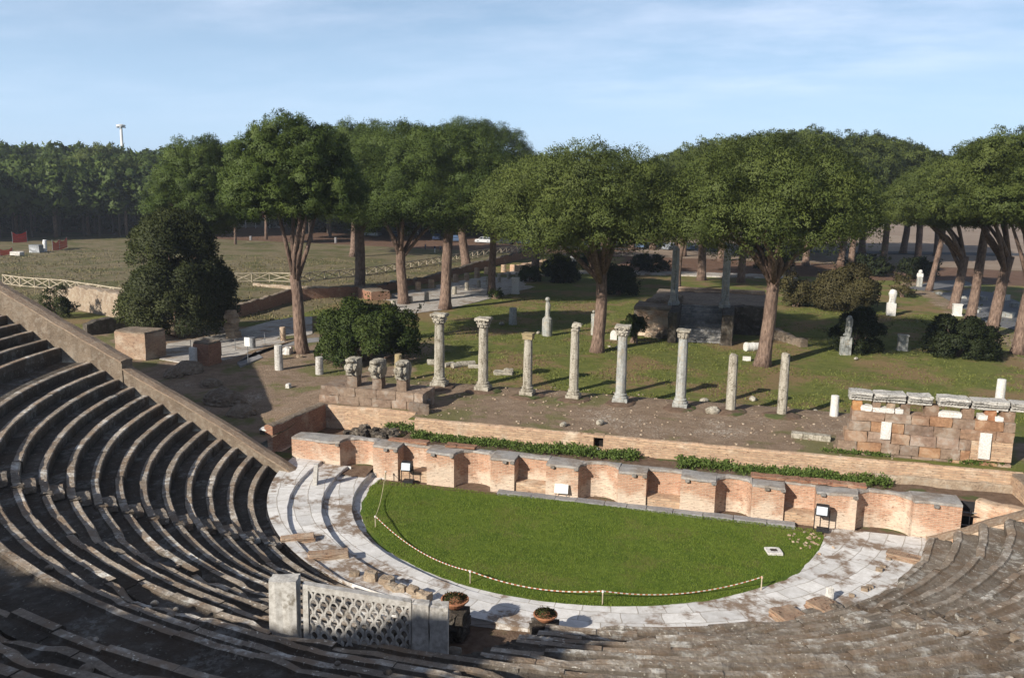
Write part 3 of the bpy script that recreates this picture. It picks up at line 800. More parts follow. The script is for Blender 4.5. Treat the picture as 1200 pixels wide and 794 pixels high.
rough_wall('side_wall', 'broad earthy wall top running toward the right end of the tiers', [(12.35, 41.2), (12.75, 36.4)], .85, .75, 'palebrick', 'concrete', .82, .08)
rough_wall('end_wall', 'curved brick wall past the dark gap at the right stage end', [(9.95, 37.9), (10.6, 37.35), (11.4, 37.05), (12.3, 37.1)], 1.45, .6, 'brick', 'palebrick', 0, .08)
rough_wall('rubble_footing', 'pale rubble footing under the right end of the retaining wall', [(6.3, 40.95), (12.1, 40.95)], .36, .3, 'palerubble', 'palerubble', .82, .08)
def gate():
    t = thing('gap_fence', 'dark metal railing in the gap right of the stage front', 'railing', (9.5, 37.5, 0))
    b = MB(); b.box((0, .5, .6), (1.3, .03, 1.3)); b.build('gap_shade_sheet', 'black', t)  # black sheet painted in for the darkness of the gap
    for z in (.35, .9): b = MB(); b.tube([(-.45, .1, z), (.5, .1, z)], .02, 6); b.build('rail', 'steel', t)
    for x in (-.4, .1): b = MB(); b.tube([(x, .1, 0), (x, .1, 1.0)], .02, 6); b.build('post', 'steel', t)
gate()

# rubble and weeds behind the stage front
def leaves(name, pts, size, m, parent=None, nrm=None, kind=None, aspect=.55, up=.3, seed=1, tint=None, link=True):
    """a leaf-shaped pair of triangles at every point"""
    g = np.random.default_rng(seed); n = len(pts)
    d = g.normal(size=(n, 3)); d[:, 2] += up
    if nrm is not None: d = d*.75+nrm*1.0
    d /= np.linalg.norm(d, axis=1)[:, None]
    s = np.cross(d, g.normal(size=(n, 3))); s /= np.linalg.norm(s, axis=1)[:, None]
    L = size*g.uniform(.6, 1.35, n)[:, None]; W = L*aspect
    a = pts; tip = pts+d*L; c1 = pts+d*L*.45+s*W*.5; c2 = pts+d*L*.45-s*W*.5
    v = np.concatenate([np.stack([a, c1, tip], 1), np.stack([a, tip, c2], 1)])
    t = g.uniform(.1, .9, n) if tint is None else np.clip(tint+g.normal(0, .12, n), 0, 1)
    nn = None if nrm is None else np.concatenate([nrm, nrm])
    return tris(name, v, np.concatenate([t, t]), m, parent, nn, kind, link)
def weeds():
    g = np.random.default_rng(5); P = []
    for (xa, xb, yc, n, wy, hh) in ((-16.4, -4.7, 40.6, 420, .40, .27), (-2.6, 6.9, 40.45, 340, .40, .27), (-18.5, -16.5, 41.8, 60, .35, .25)):
        for _ in range(n):
            x = g.uniform(xa, xb); y = yc+g.normal(0, wy)*.75
            if y > 41.1 and xa > -17: y = 41.05
            dens = float(vnoise(x*.8, 1, 3)); h = hh*(.45+.9*dens)*g.uniform(.6, 1.2)
            m = int(26*h/.4)+6
            q = np.c_[g.normal(x, .11, m), g.normal(y, .10, m), .84+h*g.random(m)**.8]; P.append(q)
    for (x0, x1, y, z, n) in ((5.2, 7.2, 42.3, GZ, 30), (9.5, 10.9, 42.35, GZ, 26), (11, 12, 42.4, GZ, 8), (4.1, 5.6, 42.2, GZ, 16)):
        for _ in range(n):
            x = g.uniform(x0, x1); q = np.c_[g.normal(x, .1, 14), g.normal(y, .06, 14), z+.16*g.random(14)]; P.append(q)
    P = np.concatenate(P); tag(leaves('weeds', P, .13, 'weed', kind='stuff', aspect=.5, up=.6, seed=6), None, None)
weeds()
def stones(name, label, lst, m, group=None, cat='stone'):
    for i, (x, y, z, s, sq) in enumerate(lst):
        b = MB(); b.rbox((0, 0, s*sq[2]/2*.9), (s*sq[0], s*sq[1], s*sq[2]), rnd.uniform(-.4, .4), rnd.uniform(.85, 1.1), s*.05, 3, .25)
        o = b.build(name, m); o.location = (x, y, z); tag(o, label[i] if isinstance(label, list) else label, cat, group)
b = MB()
for _ in range(46): b.rbox((rnd.uniform(-20.2, -17.6), 40.9+rnd.uniform(-.5, .5), .62+rnd.uniform(0, .35)), (rnd.uniform(.25, .6), rnd.uniform(.2, .4), rnd.uniform(.15, .3)), rnd.uniform(0, 3), rnd.uniform(.7, 1.6), .04, 3, .25)
tag(b.build('rubble_heap', 'darkrubble'), 'loose heap of dark broken masonry behind the left stage front', 'rubble', None, 'stuff')

# ------------------------------------------------------------------ marble columns of the portico
def column(px, py, ptop, label, cap, m='oldmarble', wpx=12.5, plinth=True):
    zb = GZ+.16; x, y = G(px, py, zb); s = MPP(x, y, zb); r = wpx*s/2; top = ZTOP(x, y, ptop)
    t = thing('marble_column', label, 'column', (x, y, GZ-.05), rnd.uniform(-.1, .1), 'columns along the back of the stage terrace')
    H = top-(GZ-.05); z = 0
    b = MB(); b.rock((0, 0, .04), 1.15, .9, 2, .15, (1, .75, .16)); b.build('earth_mound', 'dirt', t)
    z = .18
    if plinth:
        b = MB(); b.rbox((0, 0, z+.09), (r*2.9, r*2.9, .26), 0, 1, .015, 3, .08)
        b._lathe((0, 0, z+.2), [(r*1.38, 0), (r*1.45, .05), (r*1.38, .11), (r*1.15, .13), (r*1.13, .18), (r*1.25, .21), (r*1.2, .27), (r*1.03, .29)], 20, 1, .015); b.build('base', m, t); z += .48
    hc = {'cor': .62, 'ion': .36, 'broken': .5, 'slim': .5, None: 0}[cap]
    hs = H-hc-z; n = 22; prof = []
    for i in range(n+1):
        f = i/n; prof.append((r*(1.02-.13*f+.02*math.sin(PI*f))*(1+rnd.uniform(-.012, .012)), f*hs))
    b = MB(); b.lathe((0, 0, z), prof, 20, 1, .012, .03)
    if cap is None:
        for _ in range(5): b.rbox((rnd.uniform(-.4, .4)*r, rnd.uniform(-.4, .4)*r, z+hs-.02), (r*.9, r*.9, rnd.uniform(.1, .2)), rnd.uniform(0, 3), rnd.uniform(.8, 1.1), .04, 3, .3)
    b.build('shaft', m, t)
    if cap:
        b = MB(); zc = z+hs; mm = 'oldmarble'
        if cap == 'cor':
            b._lathe((0, 0, zc), [(r*.93, 0), (r*1.02, .05), (r*.95, .08), (r*1.0, hc*.4), (r*1.2, hc*.7), (r*1.5, hc*.86)], 16, .8, .03)
            for tier, (zz, rr, hh, nn) in enumerate(((.06, 1.0, .24, 8), (.20, 1.08, .26, 8))):
                for k in range(nn):
                    a = 2*PI*(k+.5*tier)/nn; ca, sa = math.cos(a), math.sin(a)
                    b.rbox((ca*r*rr*1.05, sa*r*rr*1.05, zc+zz+hh/2), (.10, r*.62, hh), a, 1, .015, 3, .3); b.rock((ca*r*rr*1.28, sa*r*rr*1.28, zc+zz+hh*.95), .075, 1.05, 1, .1)
            for k in range(4):
                a = PI/4+k*PI/2; b.rock((math.cos(a)*r*1.62, math.sin(a)*r*1.62, zc+hc*.80), .11, 1, 1, .15)
            b.rbox((0, 0, zc+hc-.055), (r*2.95, r*2.95, .12), 0, 1.1, .03, 3, .12)
        elif cap == 'ion':
            b.rbox((0, 0, zc+hc*.5), (r*2.15, r*2.0, hc), 0, 1, .02, 3, .12); b.rbox((0, 0, zc+hc-.05), (r*2.4, r*2.3, .11), 0, .9, .02, 3, .1)
        elif cap == 'broken':
            b.rbox((.02, 0, zc+.08), (r*1.6, r*1.6, .18), 0, .9, .03, 3, .3); b.rock((r*.15, 0, zc+.30), r*1.0, 1, 2, .3, (1, .9, .8)); b.rbox((r*.45, 0, zc+hc-.09), (r*1.7, r*1.5, .17), .1, 1.05, .04, 3, .3)
        elif cap == 'slim':
            b._lathe((0, 0, zc), [(r*.95, 0), (r*.98, hc*.5), (r*1.2, hc*.78), (r*1.28, hc*.8)], 16, 1, .03)
            for k in range(8): a = 2*PI*k/8; b.rbox((math.cos(a)*r*1.02, math.sin(a)*r*1.02, zc+.2), (.07, r*.5, .3), a, 1, .015, 3, .3)
            b.rbox((0, 0, zc+hc-.06), (r*2.6, r*2.5, .12), 0, 1, .03, 3, .12)
        b.build('capital', mm if cap != 'ion' else 'palebrickcap', t)
    return t
column(515, 450, 367, 'pale marble column nearest the big laurel bush, leafy capital', 'cor', 'oldmarble', 12.5)
column(566, 455, 372, 'pale marble column right of the one by the laurel bush', 'cor', 'oldmarble', 12)
column(618, 461, 390, 'shorter column topped by a squat yellowish block', 'ion', 'oldmarble', 11)
column(672, 465, 378, 'column with a broken yellow stained capital leaning to one side', 'broken', 'oldmarble', 11)
column(727, 469, 381, 'smooth grey column with leafy capital right of the great pine trunk', 'cor', 'cipollino', 12)
column(797, 475, 386, 'blue grey banded column with slim capital before the temple steps', 'slim', 'cipollino', 12)
column(856, 479, 416, 'headless rough column left of the tall forked pine trunk', None, 'oldmarble', 11.5, False)
column(916, 484, 415, 'headless weathered column at the right end of the row', None, 'oldmarble', 11, False)

def stump(px, py, ptop, wpx, label, m='oldmarble', name='column_stump', cat='column stump', group=None, base=False, n=14):
    x, y = G(px, py); s = MPP(x, y); r = wpx*s/2; h = ZTOP(x, y, ptop)-GZ; b = MB()
    b.lathe((0, 0, -.1), [(r*1.04, 0), (r, .1+h*.3), (r*.98, .1+h*.7), (r*.95, .08+h), (r*.8, .1+h)], n, 1, .03)
    o = b.build(name, m); o.location = (x, y, GZ); tag(o, label, cat, group)
    return o
GZ = LZ
stump(327, 433, 404, 9.5, 'tall pale marble stump nearest the leaning pine trunk', 'marble')
stump(374.5, 438, 418, 9, 'short pale marble stump in front of the laurel bush', 'marble')
GZ = TZ
stump(420, 442, 419, 7.5, 'thin pale stump just behind the carved heads', 'marble')
stump(467, 440, 414.5, 9, 'yellowish stump behind the rightmost carved head', 'palebrickcap')
stump(977, 487, 463, 9.5, 'white marble stump left of the block wall', 'whitemarble')
stump(1170, 480, 444, 10, 'white broken shaft standing behind the block wall', 'whitemarble')
GZ = LZ
stump(601, 379, 360.5, 9.5, 'grey marble stump standing alone in the shaded lawn', 'cipollino')

GZ = TZ
# ------------------------------------------------------------------ block ruins on the terrace
def corbel_heads():
    t = thing('tuff_podium', 'low base of reddish tuff blocks at the left end of the terrace', 'ruin')
    x0, y0 = G(373, 471); x1, _ = G(494, 481); yb = y0
    b = MB()
    for row in range(2):
        x = x0+(.1 if row else 0)
        while x < x1-(.3 if row else 0):
            L = min(rnd.uniform(.7, 1.3), x1-x+.1); tn = (rnd.uniform(.8, 1.15),)*3
            for d in (0, 1): b.rbox((x+L/2, yb+.55+d*.95, GZ+.2+row*.52), (L-.015, .95, .51), 0, tn, .025, 3, .09)
            x += L
    for (px, py, s) in ((487, 480, .7), (497, 484, .55), (500, 477, .5)):
        x, y = G(px, py); b.rbox((x, y, GZ+.2), (s, s, .55), .3, .7, .03, 3, .12)
    b.build('tuff_blocks', 'tuffwall', t); 
    rebase(t, (x0, yb, GZ))
    for i, (px, lab) in enumerate(((411, 'leftmost carved marble head on a short tuff pier'), (440, 'middle carved marble head on a short tuff pier'), (469, 'rightmost carved marble head on a short tuff pier'))):
        x = x0+(px-373)/121*(x1-x0); y = yb+.62; zt = ZTOP(x, y, [420, 422, 424][i]); zb_ = GZ+.96
        t = thing('carved_head', lab, 'carving', (x, y, zb_), rnd.uniform(-.06, .06), 'carved heads on the left block base')
        b = MB(); b.rbox((0, .05, .3), (.58, .62, .72), 0, .75, .03, 3, .08); b.build('pier', 'tuffwall', t)
        h = zt-zb_-.62; b = MB(); b.rbox((0, .02, .66+h/2), (.70, .78, h), 0, .9, .045, 5, .22)
        b.build('bracket', 'oldmarble', t)
        b = MB(); b.rock((0, -.46, .64+h*.52), .26, 1.05, 2, .12, (1, .7, 1.1)); b.rock((0, -.68, .64+h*.5), .07, 1, 1, .1)          # face, nose
        for sx in (-1, 1): b.rock((sx*.1, -.62, .66+h*.62), .055, .5, 1, .1); b.rock((sx*.27, -.42, .66+h*.5), .12, .9, 1, .2, (1, 1, 1.6))
        b.rock((0, -.62, .62+h*.28), .08, .35, 1, .1, (1.5, 1, .6)); b.rock((0, -.42, .66+h*.92), .28, .9, 2, .25, (1.1, .8, .5)); b.build('mask', 'oldmarble', t)
corbel_heads()
def block_wall():
    x0, y0 = G(985, 530); x1, _ = G(1183, 546); y = y0
    ztop = ZTOP((x0+x1)/2, y, 488)
    t = thing('block_wall', 'tall ruined wall of big tuff blocks at the right end of the terrace', 'wall')
    b = MB(); z = GZ-.1; row = 0; courses = [.26, .58, .60, .56, .52]; tot = sum(courses); k = (ztop-z)/tot
    for ci, c in enumerate(courses):
        c *= k; x = x0+[-.25, -.18, .1, .25, .35][ci]
        xe = x1-(1.75 if 0 < ci < 3 else 0)
        while x < xe-.05:
            L = min(rnd.uniform(.75, 1.5), xe-x); 
            if xe-x-L < .4: L = xe-x
            tn = rnd.choice([(1, 1, 1), (.92, .9, .88), (1.12, 1.0, .9), (1.1, 1.08, 1.1), (.82, .82, .84), (1.2, .95, .74), (1.1, 1.02, .97), (.92, .9, .9)])
            b.rbox((x+L/2, y+.45+rnd.uniform(-.015, .02), z+c/2), (L-.02, .9, c-.015), 0, tn, .018, 3, .05); x += L
        z += c
    b.build('tuff_blocks', 'tuffwall', t)
    b = MB(); b.box((x1-.88, y+.47, GZ+.1+k*.72), (1.72, .84, 1.18*k), 0, 1, .01); b.build('brick_patch', 'palebrick', t)
    b = MB(); b.box(((x0+x1)/2+.2, y+.45, GZ+(ztop-GZ)*.5), (x1-x0-.4, .5, (ztop-GZ)*.95), 0, 1); b.build('mortar_core', 'concrete', t)
    def X(px): return x0+(px-985)/198*(x1-x0)
    for px, w, tn in ((1001, .42, (1.5, 1.05, .6)), (1024, .34, (.9, .85, .8)), (1041, .34, (1.1, 1.05, .95)), (1058, .40, (.7, .68, .65)), (1089, .62, (.9, .85, .8)), (1130, .5, (.95, .9, .85)), (1155, .46, (1.35, .9, .62)), (1172, .4, (.9, .8, .7)), (1187, .46, (1, .95, .9))):
        b = MB(); b.rbox((min(X(px), x1-.25), y+.45, ztop+.23), (w, .5, .52), 0, tn, .02, 3, .06); b.build('pier', 'tuffwall', t)
    for (pa, pb) in ((1005, 1019), (1019, 1045), (1046, 1056), (1096, 1123), (1141, 1152), (1160, 1170)):
        b = MB(); xa, xb = X(pa), X(pb); b.rbox(((xa+xb)/2, y+.36, ztop+.08+rnd.uniform(0, .05)), (xb-xa-.02, .42, .26), 0, 1, .02, 3, .12); b.build('marble_sill', 'whitemarble', t)
    for px, za, zb_, w, lab in ((1036.5, 494, 514, .44, 'smaller pale stone plaque'), (1151, 507, 537, .48, 'taller pale stone plaque')):
        x = X(px); zt, zz = ZTOP(x, y, za), ZTOP(x, y, zb_); b = MB(); b.rbox((x, y-.04, (zt+zz)/2), (w, .08, zt-zz), 0, 1, .008, 3, .04); o = b.build('plaque', 'whitemarble', t); o['label'] = lab
    rebase(t, (x0, y, GZ))
    labs = ['leftmost grooved cornice block on the block wall', 'second grooved cornice block from the left on the block wall', 'cornice block over the dark gap of the block wall', 'cornice block just right of the break in the block wall top', 'longest cornice block, below the white shaft behind', 'cornice block at the far right end of the block wall']
    for (pa, pb), lab in zip(((990, 1018), (1018.5, 1057), (1059, 1088), (1094, 1130), (1132, 1174), (1175, 1207)), labs):
        xa, xb = X(pa), X(pb); b = MB(); L = xb-xa-.03
        b.rbox((0, 0, .11), (L, .62, .2), 0, 1, .02, 3, .06); b.rbox((0, -.05, .26), (L, .80, .13), 0, .95, .02, 3, .06); b.rbox((0, -.09, .38), (L*.99, .95, .14), 0, 1.05, .03, 3, .1)
        nd = int(L/.14)
        for q in range(nd): b.box((-L/2+.09+q*.14, -.35, .19), (.075, .1, .09), 0, .85)
        o = b.build('marble_cornice', 'oldmarble2'); o.location = ((xa+xb)/2, y+.42, ztop+.50); o.rotation_euler = (rnd.uniform(-.02, .02), rnd.uniform(-.02, .02), rnd.uniform(-.03, .03))
        tag(o, lab, 'cornice block', 'marble cornice blocks on the block wall')
block_wall()
o = MB(); o.rbox((0, 0, .12), (1.9, .42, .32), 0, 1, .02, 3, .08); o = o.build('fallen_beam', 'oldmarble'); o.location = (*G(950, 514), GZ); o.rotation_euler = (0, 0, -.08); tag(o, 'long pale stone beam lying on the terrace by the block wall', 'stone beam')

# ------------------------------------------------------------------ carved marble screen on the seating
def screen():
    xa, ya = -9.95, 15.95; xb, yb = -6.05, 17.0
    L = math.hypot(xb-xa, yb-ya); rz = math.atan2(yb-ya, xb-xa)
    zt0, zt1 = ZTOP(xa, ya, 676), ZTOP(xb, yb, 711); zb = min(ZTOP(xa, ya, 722), ZTOP(xb, yb, 768))-.05
    t = thing('marble_screen', 'carved white marble screen with fish scale openwork above the passage', 'screen', (xa, ya, zb), rz)
    tilt = (zt1-zt0)/L
    H = lambda u: zt0-zb+tilt*u
    def wblk(u0, u1, y0, y1, z1add, m, name, tint=1, zlow=0, rough=.012):
        b = MB(); n = 6; b.rbox(((u0+u1)/2, (y0+y1)/2, (H((u0+u1)/2)+z1add+zlow)/2), (u1-u0, y1-y0, H((u0+u1)/2)+z1add-zlow), 0, tint, rough, 4, .04)
        return b.build(name, m, t)
    wblk(0, .62, -.17, .25, .03, 'marble', 'end_block', .95, 0, .015)
    wblk(L-.82, L-.44, -.12, .17, 0, 'marble', 'pilaster'); wblk(L-.42, L, -.15, .2, .02, 'marble', 'pilaster')
    p0, p1 = .74, L-.84
    zb2 = .12; sh = tilt
    def box_sheared(b, u0, u1, y0, y1, z0, z1):
        b.add([(u, y, z+sh*u) for (u, y, z) in ((u0,y0,z0),(u1,y0,z0),(u1,y1,z0),(u0,y1,z0),(u0,y0,z1),(u1,y0,z1),(u1,y1,z1),(u0,y1,z1))], [(0,3,2,1),(4,5,6,7),(0,1,5,4),(1,2,6,5),(2,3,7,6),(3,0,4,7)])
    Ht = zt0-zb
    b = MB(); box_sheared(b, p0, p1, -.05, .13, Ht-.15, Ht-.01); box_sheared(b, p0, p1, -.05, .13, -.25, .2)
    box_sheared(b, p0, p0+.12, -.05, .13, .2, Ht-.15); box_sheared(b, p1-.06, p1, -.05, .13, .2, Ht-.15); b.build('panel_frame', 'marble', t)
    b = MB(); ncol = 10; W = (p1-.06-(p0+.12)); w = W/ncol; rows = 8; hz = (Ht-.15-.2)/rows; R = w/2*1.06; th = w*.19
    for r in range(-1, rows+1):
        for c in range(-1, ncol+1):
            u = p0+.12+w*(c+.5+(.5 if r % 2 else 0)); z0 = .2+r*hz
            pts = []
            for k in range(13):
                a = PI*k/12; pts.append((u-(R-th/2)*math.cos(a), z0+hz*1.0*math.sin(a)**.8))
            for k in range(12):
                (ua, za), (ub, zb_) = pts[k], pts[k+1]
                if min(ua, ub) < p0+.1 or max(ua, ub) > p1-.03 or max(za, zb_) > Ht-.1 or min(za, zb_) < .14: continue
                dx, dz = ub-ua, zb_-za; l = math.hypot(dx, dz); nx_, nz_ = -dz/l*th/2, dx/l*th/2; e = .03
                ua -= dx*e; ub += dx*e
                q = [(ua-nx_, za-nz_), (ub-nx_, zb_-nz_), (ub+nx_, zb_+nz_), (ua+nx_, za+nz_)]
                b.add([(x, -.02, z+sh*x) for x, z in q]+[(x, .09, z+sh*x) for x, z in q], [(0,1,2,3),(7,6,5,4),(0,4,5,1),(1,5,6,2),(2,6,7,3),(3,7,4,0)])
    b.build('fish_scale_lattice', 'marble', t)
    b = MB()
    for i in range(9): b.rbox((L*i/8, .1, -.25), (.6, .7, .6), 0, rnd.uniform(.6, 1), .05, 3, .15)
    b.build('footing', 'tuff', t)
screen()

# ------------------------------------------------------------------ things in and round the orchestra
def flowerpot(x, y, z, r, label, seed):
    t = thing('flower_bowl', label, 'flower pot', (x, y, z), 0, 'terracotta flower bowls')
    b = MB(); b._lathe((0, 0, 0), [(r*.45, 0), (r*.8, r*.3), (r*.98, r*.55), (r*1.06, r*.6), (r*1.06, r*.7), (r*.95, r*.7), (r*.9, r*.6)], 24, 1, .01); b.build('bowl', 'terracotta', t)
    g = np.random.default_rng(seed); n = 700; q = g.normal(size=(n, 3)); q /= np.linalg.norm(q, axis=1)[:, None]; q[:, 2] = abs(q[:, 2])
    leaves('plant', q*np.array([r*.9, r*.9, r*.45])*g.uniform(.5, 1, (n, 1))+np.array([0, 0, r*.62]), .07, 'oak', t, q, aspect=.4, seed=seed)
for px, py, z, r, lab, s in ((533, 711, .98, .42, 'planted bowl on the dark rubble wall beside the marble screen', 1), (639, 727, .66, .36, 'planted terracotta bowl on a rubble block by the paving edge', 2)):
    x, y = G(px, py, z); flowerpot(x, y, z, r, lab, s)
    b = MB()
    for k in range(14 if s == 1 else 8):
        b.rbox((x+rnd.uniform(-.3, .3), y+rnd.uniform(-.28, .28)-.05, rnd.uniform(.12, z-.13)), (rnd.uniform(.4, .6), rnd.uniform(.3, .5), .3), rnd.uniform(0, 3), rnd.uniform(.7, 1.4), .03, 3, .2)
    b.rbox((x, y, z/2-.03), (.75, .7, z-.06), 0, .8, .03, 4, .1)
    o = b.build('rubble_pier', 'darkrubble'); tag(o, ['dark rubble pier under the planted bowl by the screen', 'low rubble block under the terracotta bowl at the paving edge'][s-1], 'pier')
lst = []
b = MB()
for k in range(26):
    f = k/25; px, py = 395+f*108, 668+f*38; x, y = G(px+rnd.uniform(-3, 3), py+rnd.uniform(-2, 2), .3)
    if k in (5, 9, 13, 14, 15, 17, 18, 20, 22, 23): lst.append((x, y, .30-.1*f, rnd.uniform(.30, .55), (1, .7, .7+rnd.random()*.5)))
stones('border_stone', 'upright broken slab stone of the low row along the paving step', lst, 'palerubble', 'broken stones lining the paving step')
def slab(px, py, ptop, label):
    x, y = G(px, py, .36); h = ZTOP(x, y, ptop)-.36; t = MB(); n = 8; vs = []
    for k in range(n+1):
        f = k/n; w = .26*(1-.75*max(0, f-.35)**1.5*1.5); vs.append((-.2+f*.22, w, h*f))
    for i, (o_, w, z) in enumerate(vs):
        t.v += [(o_*.3-.09, -w, z-.1), (o_*.3+.09, -w, z-.1), (o_*.3+.09, w, z-.1), (o_*.3-.09, w, z-.1)]
    for i in range(n):
        for k in range(4): t.f.append((i*4+k, i*4+(k+1) % 4, i*4+4+(k+1) % 4, i*4+4+k)); t.t.append(1)
    t.f.append((n*4, n*4+1, n*4+2, n*4+3)); t.t.append(1)
    o = t.build('upright_slab', 'marble'); o.location = (x, y, .36); o.rotation_euler = (0, 0, .35); tag(o, label, 'stone slab')
slab(371, 568, 541, 'upright pointed marble slab on the left paving step')
def stepblock(name, px, py, z, d, rz, m, lab):
    x, y = G(px, py, z); b = MB(); n = max(2, int(d[2]/.07))
    for k in range(n): b.rbox((rnd.uniform(-.02, .02), rnd.uniform(-.02, .02), (k+.5)*d[2]/n), (d[0]*rnd.uniform(.94, 1.02), d[1]*rnd.uniform(.92, 1.02), d[2]/n*1.02), 0, rnd.uniform(.8, 1.15), .02, 4, .08)
    o = b.build(name, m); o.location = (x, y, z-.03); o.rotation_euler = (0, 0, rz); tag(o, lab, 'brick block')
a = math.radians
stepblock('brick_block', 349, 634, .44, (1.25, .42, .26), a(-47)+a(80), 'wornbrick', 'upper of two brown brick blocks at the foot of the left stairs')
stepblock('brick_block', 385, 653, .42, (1.45, .5, .26), a(-40)+a(70), 'wornbrick', 'lower of two brown brick blocks at the foot of the left stairs')
stepblock('brick_block', 925, 727, .02, (.9, 1.05, .30), a(37), 'wornbrick', 'worn brown brick block left of the stair foot on the right')
stepblock('brick_block', 966, 716, .02, (.9, 1.0, .32), a(42), 'wornbrick', 'worn brown brick block right of the stair foot on the right')
stepblock('brick_block', 1061, 656, .02, (.5, 1.4, .24), a(70), 'wornbrick', 'low brick ledge on the paving below the right wall')
lst = []
for px, py in ((1016, 690), (1013, 691), (1019, 688), (998, 698), (1030, 668), (1035, 664), (1041, 655), (1044, 648), (971, 704)):
    x, y = G(px, py, .05); lst.append((x, y, .03, rnd.uniform(.12, .24), (1, .8, .6)))
stones('small_stone', 'small loose stone lying on the right side of the paving', lst, 'palerubble', 'small stones on the right paving')
x, y = G(972, 702, .05); b = MB(); b.rbox((0, 0, .22), (.22, .2, .5), .3, 1, .03, 3, .25); o = b.build('upright_stone', 'whitemarble'); o.location = (x, y, .03); tag(o, 'small upright white stone beside the right brick blocks', 'stone')
# access plate in the lawn
x, y = G(906.5, 646, .08); t = thing('access_plate', 'pale square access plate lying in the lawn', 'cover plate', (x, y, .05), .25)
b = MB(); b.rbox((0, 0, .05), (.58, .58, .10), 0, 1, .01, 4, .04); b.build('plate', 'whitemarble', t); b = MB(); b.box((0, 0, .105), (.26, .2, .02)); b.build('lid', 'darkrubble', t)
# bricks scattered at the right lawn edge
b = MB()
for _ in range(34):
    x, y = G(rnd.gauss(952, 12), rnd.gauss(632, 5), .06); b.rbox((x, y, .06), (rnd.uniform(.05, .14), rnd.uniform(.05, .09), .05), rnd.uniform(0, 3), rnd.uniform(.7, 1.5), .01, 3, .2)
tag(b.build('brick_fragments', 'wornbrick'), 'scattered brick fragments at the right edge of the lawn', 'bricks', None, 'stuff')
# floodlights and info board
def floodlight(px, py, ptop, z, lab, rz):
    x, y = G(px, py, z); s = MPP(x, y, z); h = ZTOP(x, y, ptop)-z; t = thing('floodlight', lab, 'floodlight', (x, y, z), rz, 'floodlights in the stage niches')
    b = MB(); b.rbox((0, .05, h-.22), (.52, .28, .46), 0, 1, .005, 3, .06); b.build('housing', 'black', t)
    b = MB(); b.box((-.02, -.13, h-.19), (.42, .06, .34), 0, 1, 0, (-.25, 0)); b.build('lens', 'lampglass', t)
    for sx in (-1, 1): b = MB(); b.tube([(sx*.29, .05, 0), (sx*.29, .05, h-.18)], .022, 6); b.build('bracket', 'black', t)
    b = MB(); b.box((.06, .05, .06), (.5, .35, .12)); b.build('foot', 'black', t)
floodlight(477, 565, 541, .05, 'black floodlight in a niche near the left end of the stage front', .1)
floodlight(962, 622, 592, .05, 'black floodlight standing at the right end of the lawn', -.1)
x, y = G(657.5, 584, .05); t = thing('information_board', 'blank looking white information board before the stage front', 'sign', (x, y, .05), .05)
b = MB(); b.box((0, 0, .48), (.62, .035, .42), 0, 1, 0, (-.35, 0)); b.build('panel', 'white', t)
for sx in (-1, 1): b = MB(); b.tube([(sx*.25, .05, -.05), (sx*.25, .03, .5)], .018, 6); b.build('leg', 'steel', t)
# rope barrier
def barrier():
    pts = [(452, 563), (440, 617), (551, 683), (706, 707), (892, 690)]
    W = [G(px, py, .05) for px, py in pts]
    labs = ['short barrier post at the back left corner of the lawn', 'barrier post where the rope turns at the left lawn edge', 'barrier post on the lawn edge above the flower bowls', 'barrier post at the front middle of the lawn edge', 'barrier post at the right end of the rope']
    for (x, y), lab in zip(W, labs):
        t = thing('barrier_post', lab, 'post', (x, y, .05), 0, 'posts of the rope barrier'); b = MB(); b.tube([(0, 0, -.05), (0, 0, .5)], .022, 8); b.build('stake', 'wood', t)
        b = MB(); b.tube([(0, 0, .42), (0, 0, .49)], .04, 8); b.build('tie', 'brick' if lab.endswith('rope') else 'white', t)
    t = thing('barrier_rope', 'red and white rope barrier sagging along the lawn edge', 'barrier', (W[0][0], W[0][1], .05)); o0 = Vector((W[0][0], W[0][1], .05))
    striped = MB(); plainr = MB(); PP = []
    for i in range(4):
        (xa, ya), (xb, yb) = W[i], W[i+1]; L = math.hypot(xb-xa, yb-ya); n = int(L/.10); P = []
        for k in range(n+1):
            f = k/n; P.append(Vector((xa+(xb-xa)*f, ya+(yb-ya)*f, .05+.47-min(.40, L*.06)*4*f*(1-f)))-o0)
        if i == 0: plainr.tube(P, .016, 5)
        else: PP += P[(1 if PP else 0):]
    striped.tube(PP, .020, 5); nq = 0
    for q in range(len(PP)-1):
        for c in range(5): striped.t[q*5+c] = (1, 1, 1) if q % 2 else (.62, .22, .12)
    plainr.build('cord', 'rope', t); striped.build('striped_rope', 'striped', t)
barrier()
GZ = LZ
